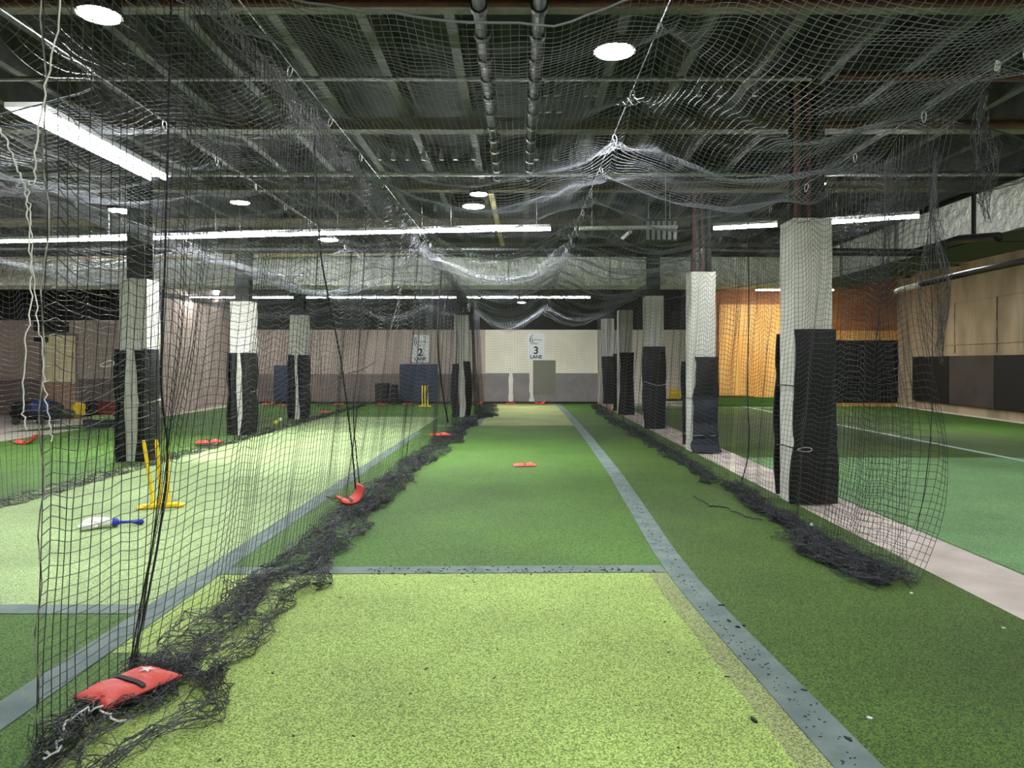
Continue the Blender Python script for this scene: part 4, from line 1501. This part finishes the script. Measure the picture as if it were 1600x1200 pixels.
# ball launcher: white bag-like head with blue handle
p = onfloor(174, 826)
r = empty('toy_bat', (p.x, p.y, .014), 'white and blue plastic bat lying beside the nearest yellow stumps', 'bat', None, .45)
r.scale = (.84, .84, .9)
b = MB()
pts = [(-.30, 0, .055), (-.27, 0, .06), (-.2, 0, .065), (-.05, 0, .06), (.0, 0, .05), (.02, 0, .045)]
b.tube(pts, [.02, .05, .06, .055, .045, .02], 14)
b.build('bat_head', 'white_plastic', r, smooth=True)
b = MB()
b.tube([(-.34, -.10, .04), (-.30, -.08, .045), (-.2, -.06, .045), (-.14, -.05, .03)], [.015, .042, .04, .015], 12)
b.build('white_wrap', 'white_plastic', r, smooth=True)
b = MB().tube([(.0, 0, .05), (.02, 0, .05), (.06, 0, .05), (.085, 0, .05)], [.03, .052, .05, .025], 14)
b.build('blue_collar', 'blue_plastic', r, smooth=True)
b = MB().tube([(.07, 0, .05), (.2, .0, .045), (.24, 0, .04), (.29, .01, .035), (.33, .015, .03), (.345, .015, .03)], [.016, .015, .022, .034, .030, .01], 12)
b.build('handle', 'blue_plastic', r, smooth=True)

# small balls and scraps
def ball(px, py, r_, m, label, grp=None):
    p = onfloor(px, py)
    me = bpy.data.meshes.new('ball')
    import bmesh
    bm = bmesh.new()
    bmesh.ops.create_icosphere(bm, subdivisions=2, radius=r_)
    bm.to_mesh(me)
    bm.free()
    me.materials.append(M[m])
    me.polygons.foreach_set('use_smooth', [True] * len(me.polygons))
    o = bpy.data.objects.new('ball', me)
    COL.objects.link(o)
    o.location = (p.x, p.y, .013 + r_)
    return tag(o, label, 'ball', grp)


ball(431, 664, .06, 'yellow_plastic', 'pale yellow ball on lane 1, left of a pair')
ball(438, 660, .06, 'white_plastic', 'pale ball on lane 1, right of a pair')
ball(1268, 825, .018, 'white_plastic', 'tiny white ball beside the right net heap')
scr = MB().prism([(-.014, -.008), (.012, -.010), (.016, .004), (0, .011), (-.013, .006)], 'z', 0, .006).mesh('paper_scrap', 'white_print')
for px, py, s_, lab in ((1424, 930, 1, 'white scrap on dark turf below the net heap'), (1359, 1127, .8, 'white scrap on dark turf near the bottom right'), (208, 1165, 1, 'white scrap on the lime turf below nearest sandbag'),
                        (1568, 985, .7, 'tiny white scrap at the right edge on dark turf'), (683, 711, 1.4, 'white scrap beside the left net far up lane 3')):
    o = bpy.data.objects.new('paper_scrap', scr)
    COL.objects.link(o)
    p = onfloor(px, py)
    o.location = (p.x, p.y, .013)
    o.rotation_euler = (0, 0, random.random() * 6)
    o.scale = (s_, s_, 1)
    tag(o, lab, 'scrap')
# dark rubber crumbs along the blue lines and over the lime turf
b = MB()
rc = random.Random(4)
def crumb(x_, y_, s_, z0=.0185):
    n = 5
    a0 = rc.random() * 6
    el = 1 + rc.random() * 1.6
    pl = []
    for k in range(n):
        t = 2 * PI * k / n
        u_, v_ = math.cos(t) * s_ * el, math.sin(t) * s_ * (.5 + rc.random() * .6)
        pl.append((x_ + u_ * math.cos(a0) - v_ * math.sin(a0), y_ + u_ * math.sin(a0) + v_ * math.cos(a0)))
    b.prism(pl, 'z', z0 - .004, z0 + s_ * .5)
for k in range(260):
    y_ = 2.8 + 7 * rc.random() ** 1.4
    crumb(rx(y_) + rc.gauss(-.01, .035), y_, rc.uniform(.002, .0055))
for k in range(120):
    x_ = rc.uniform(-1.2, 1.1)
    crumb(x_, 5.86 + rc.gauss(-.03, .05), rc.uniform(.003, .007))
for k in range(30):
    crumb(rc.uniform(-1.4, 1.2), rc.uniform(3, 5.7), rc.uniform(.003, .007), .0125)
for (px, py, s_) in ((1153, 985, .016), (1139, 975, .012), (1178, 1131, .012), (1162, 982, .01), (1325, 1162, .011), (1256, 1084, .008), (1127, 950, .01)):
    p = onfloor(px, py)
    crumb(p.x, p.y, s_)
o = b.build('rubber_crumbs', 'gear_black')
tag(o, 'dark rubber crumbs scattered along the blue lane lines', 'crumbs', kind='stuff')

# ---------------------------------------------------------------- gear at the far left
def blob(name, loc, size, m, label=None, cat=None, seed=0, parent=None, rough=.18):
    import bmesh
    bm = bmesh.new()
    bmesh.ops.create_icosphere(bm, subdivisions=3, radius=1)
    for v in bm.verts:
        c_ = v.co.copy()
        k = 1 + rough * math.sin(c_.x * 4 + seed) * math.cos(c_.y * 3.3 + seed * 2) + rough * .6 * math.sin(c_.z * 6 + c_.x * 5 + seed)
        q = 3.2
        rr = (abs(c_.x) ** q + abs(c_.y) ** q + abs(c_.z) ** q) ** (-1 / q)
        v.co = Vector((c_.x * rr * k * size[0], c_.y * rr * k * size[1], max(-1, c_.z * rr * k) * size[2] + size[2]))
    me = bpy.data.meshes.new(name)
    bm.to_mesh(me)
    bm.free()
    me.materials.append(M[m])
    me.polygons.foreach_set('use_smooth', [True] * len(me.polygons))
    o = bpy.data.objects.new(name, me)
    COL.objects.link(o)
    o.location = loc
    if parent:
        o.parent = parent
    if label:
        tag(o, label, cat)
    return o


p = onfloor(45, 664)
r = empty('wheeled_kit_bag', (p.x, p.y + .4, 0), 'big black wheeled kit bag with a blue flap on concrete floor at far left', 'bag')
blob('bag_body', (0, 0, .1), (.62, .35, .27), 'gear_black', seed=2, parent=r, rough=.1)
blob('bag_flap', (.22, -.1, .28), (.3, .3, .2), 'gear_blue', seed=5, parent=r, rough=.1)
for x_ in (-.35, .3):
    t = bpy.data.objects.new('wheel', MB().tube([(x_, -.42, .1), (x_, -.36, .1)], .1, 18).mesh('wheel', 'steel_dark'))
    COL.objects.link(t)
    t.parent = r
MB().tube([(-.6, -.2, .35), (-.75, -.25, .5), (-.6, -.25, .58), (-.3, -.25, .5)], .018, 6).build('handle', 'wire', r, smooth=True)
for (px, py, sz, m_, nm, lab) in ((139, 650, (.16, .2, .22), 'yellow_plastic', 'yellow_bag', 'dull yellow bag among the kit at the far left wall'), (160, 648, (.22, .2, .24), 'gear_black', 'kit_bag', 'black kit bag right of the yellow bag at far left'),
                            (186, 650, (.3, .2, .24), 'gear_red', 'kit_bag', 'dark red kit bag beside the nearest left pillar'), (118, 652, (.25, .2, .15), 'mat_brown', 'folded_cloth', 'grey-brown folded cloth at the foot of the cream door')):
    p = onfloor(px, py)
    blob(nm, (p.x, p.y - .6, 0.0), sz, m_, lab, 'bag', seed=px)
p = onfloor(162, 668)
r = empty('crate', (p.x, p.y, .012), 'black crate heaped with green items on lane 1 edge at far left', 'crate')
b = MB().box((-.42, -.2, 0), (.42, .2, .02)).box((-.42, -.2, .02), (-.39, .2, .2)).box((.39, -.2, .02), (.42, .2, .2)).box((-.39, -.2, .02), (.39, -.17, .2)).box((-.39, .17, .02), (.39, .2, .2))
b.build('crate_shell', 'gear_black', r)
blob('green_cloth', (0, 0, .12), (.34, .14, .09), 'gear_green', seed=4, parent=r)
# black tarpaulin edge on the floor
o = MB().prism([(-12.2, 17.6), (-10.9, 18.6), (-10.85, 21), (-11.6, 20.2)], 'z', .0, .01).build('ground_sheet', 'turf_dark')
tag(o, 'dark green sheet on the concrete beside lane 1', 'sheet')

# bench with yellow box behind the third right pillar
p = onfloor(1060, 640)
r = empty('low_bench', (p.x, p.y, .012), 'low black bench seen between second and third right pillar', 'bench')
MB().box((-.75, -.2, .30), (.75, .2, .36)).build('seat', 'gear_black', r)
for x_ in (-.68, .68):
    MB().box((x_ - .03, -.18, 0), (x_ + .03, .18, .3)).build('leg', 'gear_black', r)
o = MB().box((p.x - .35, p.y - .15, .38), (p.x + .05, p.y + .12, .62)).box((p.x - .3, p.y - .1, .62), (p.x - .1, p.y + .08, .74)).build('yellow_kit_box', 'yellow_plastic', bevel=.02)
tag(o, 'yellow box on the low black bench', 'box')
o = MB().box((p.x + .1, p.y - .15, .38), (p.x + .6, p.y + .1, .44)).build('folded_towel', 'gear_red', bevel=.015)
tag(o, 'dull red folded towel on the low black bench', 'towel')
o = MB().box((3.66, 18.75, .014), (3.72, 19.1, 1.15)).build('blue_board', 'blue_plastic')
tag(o, 'blue board standing against the right flank of third right pillar', 'board')
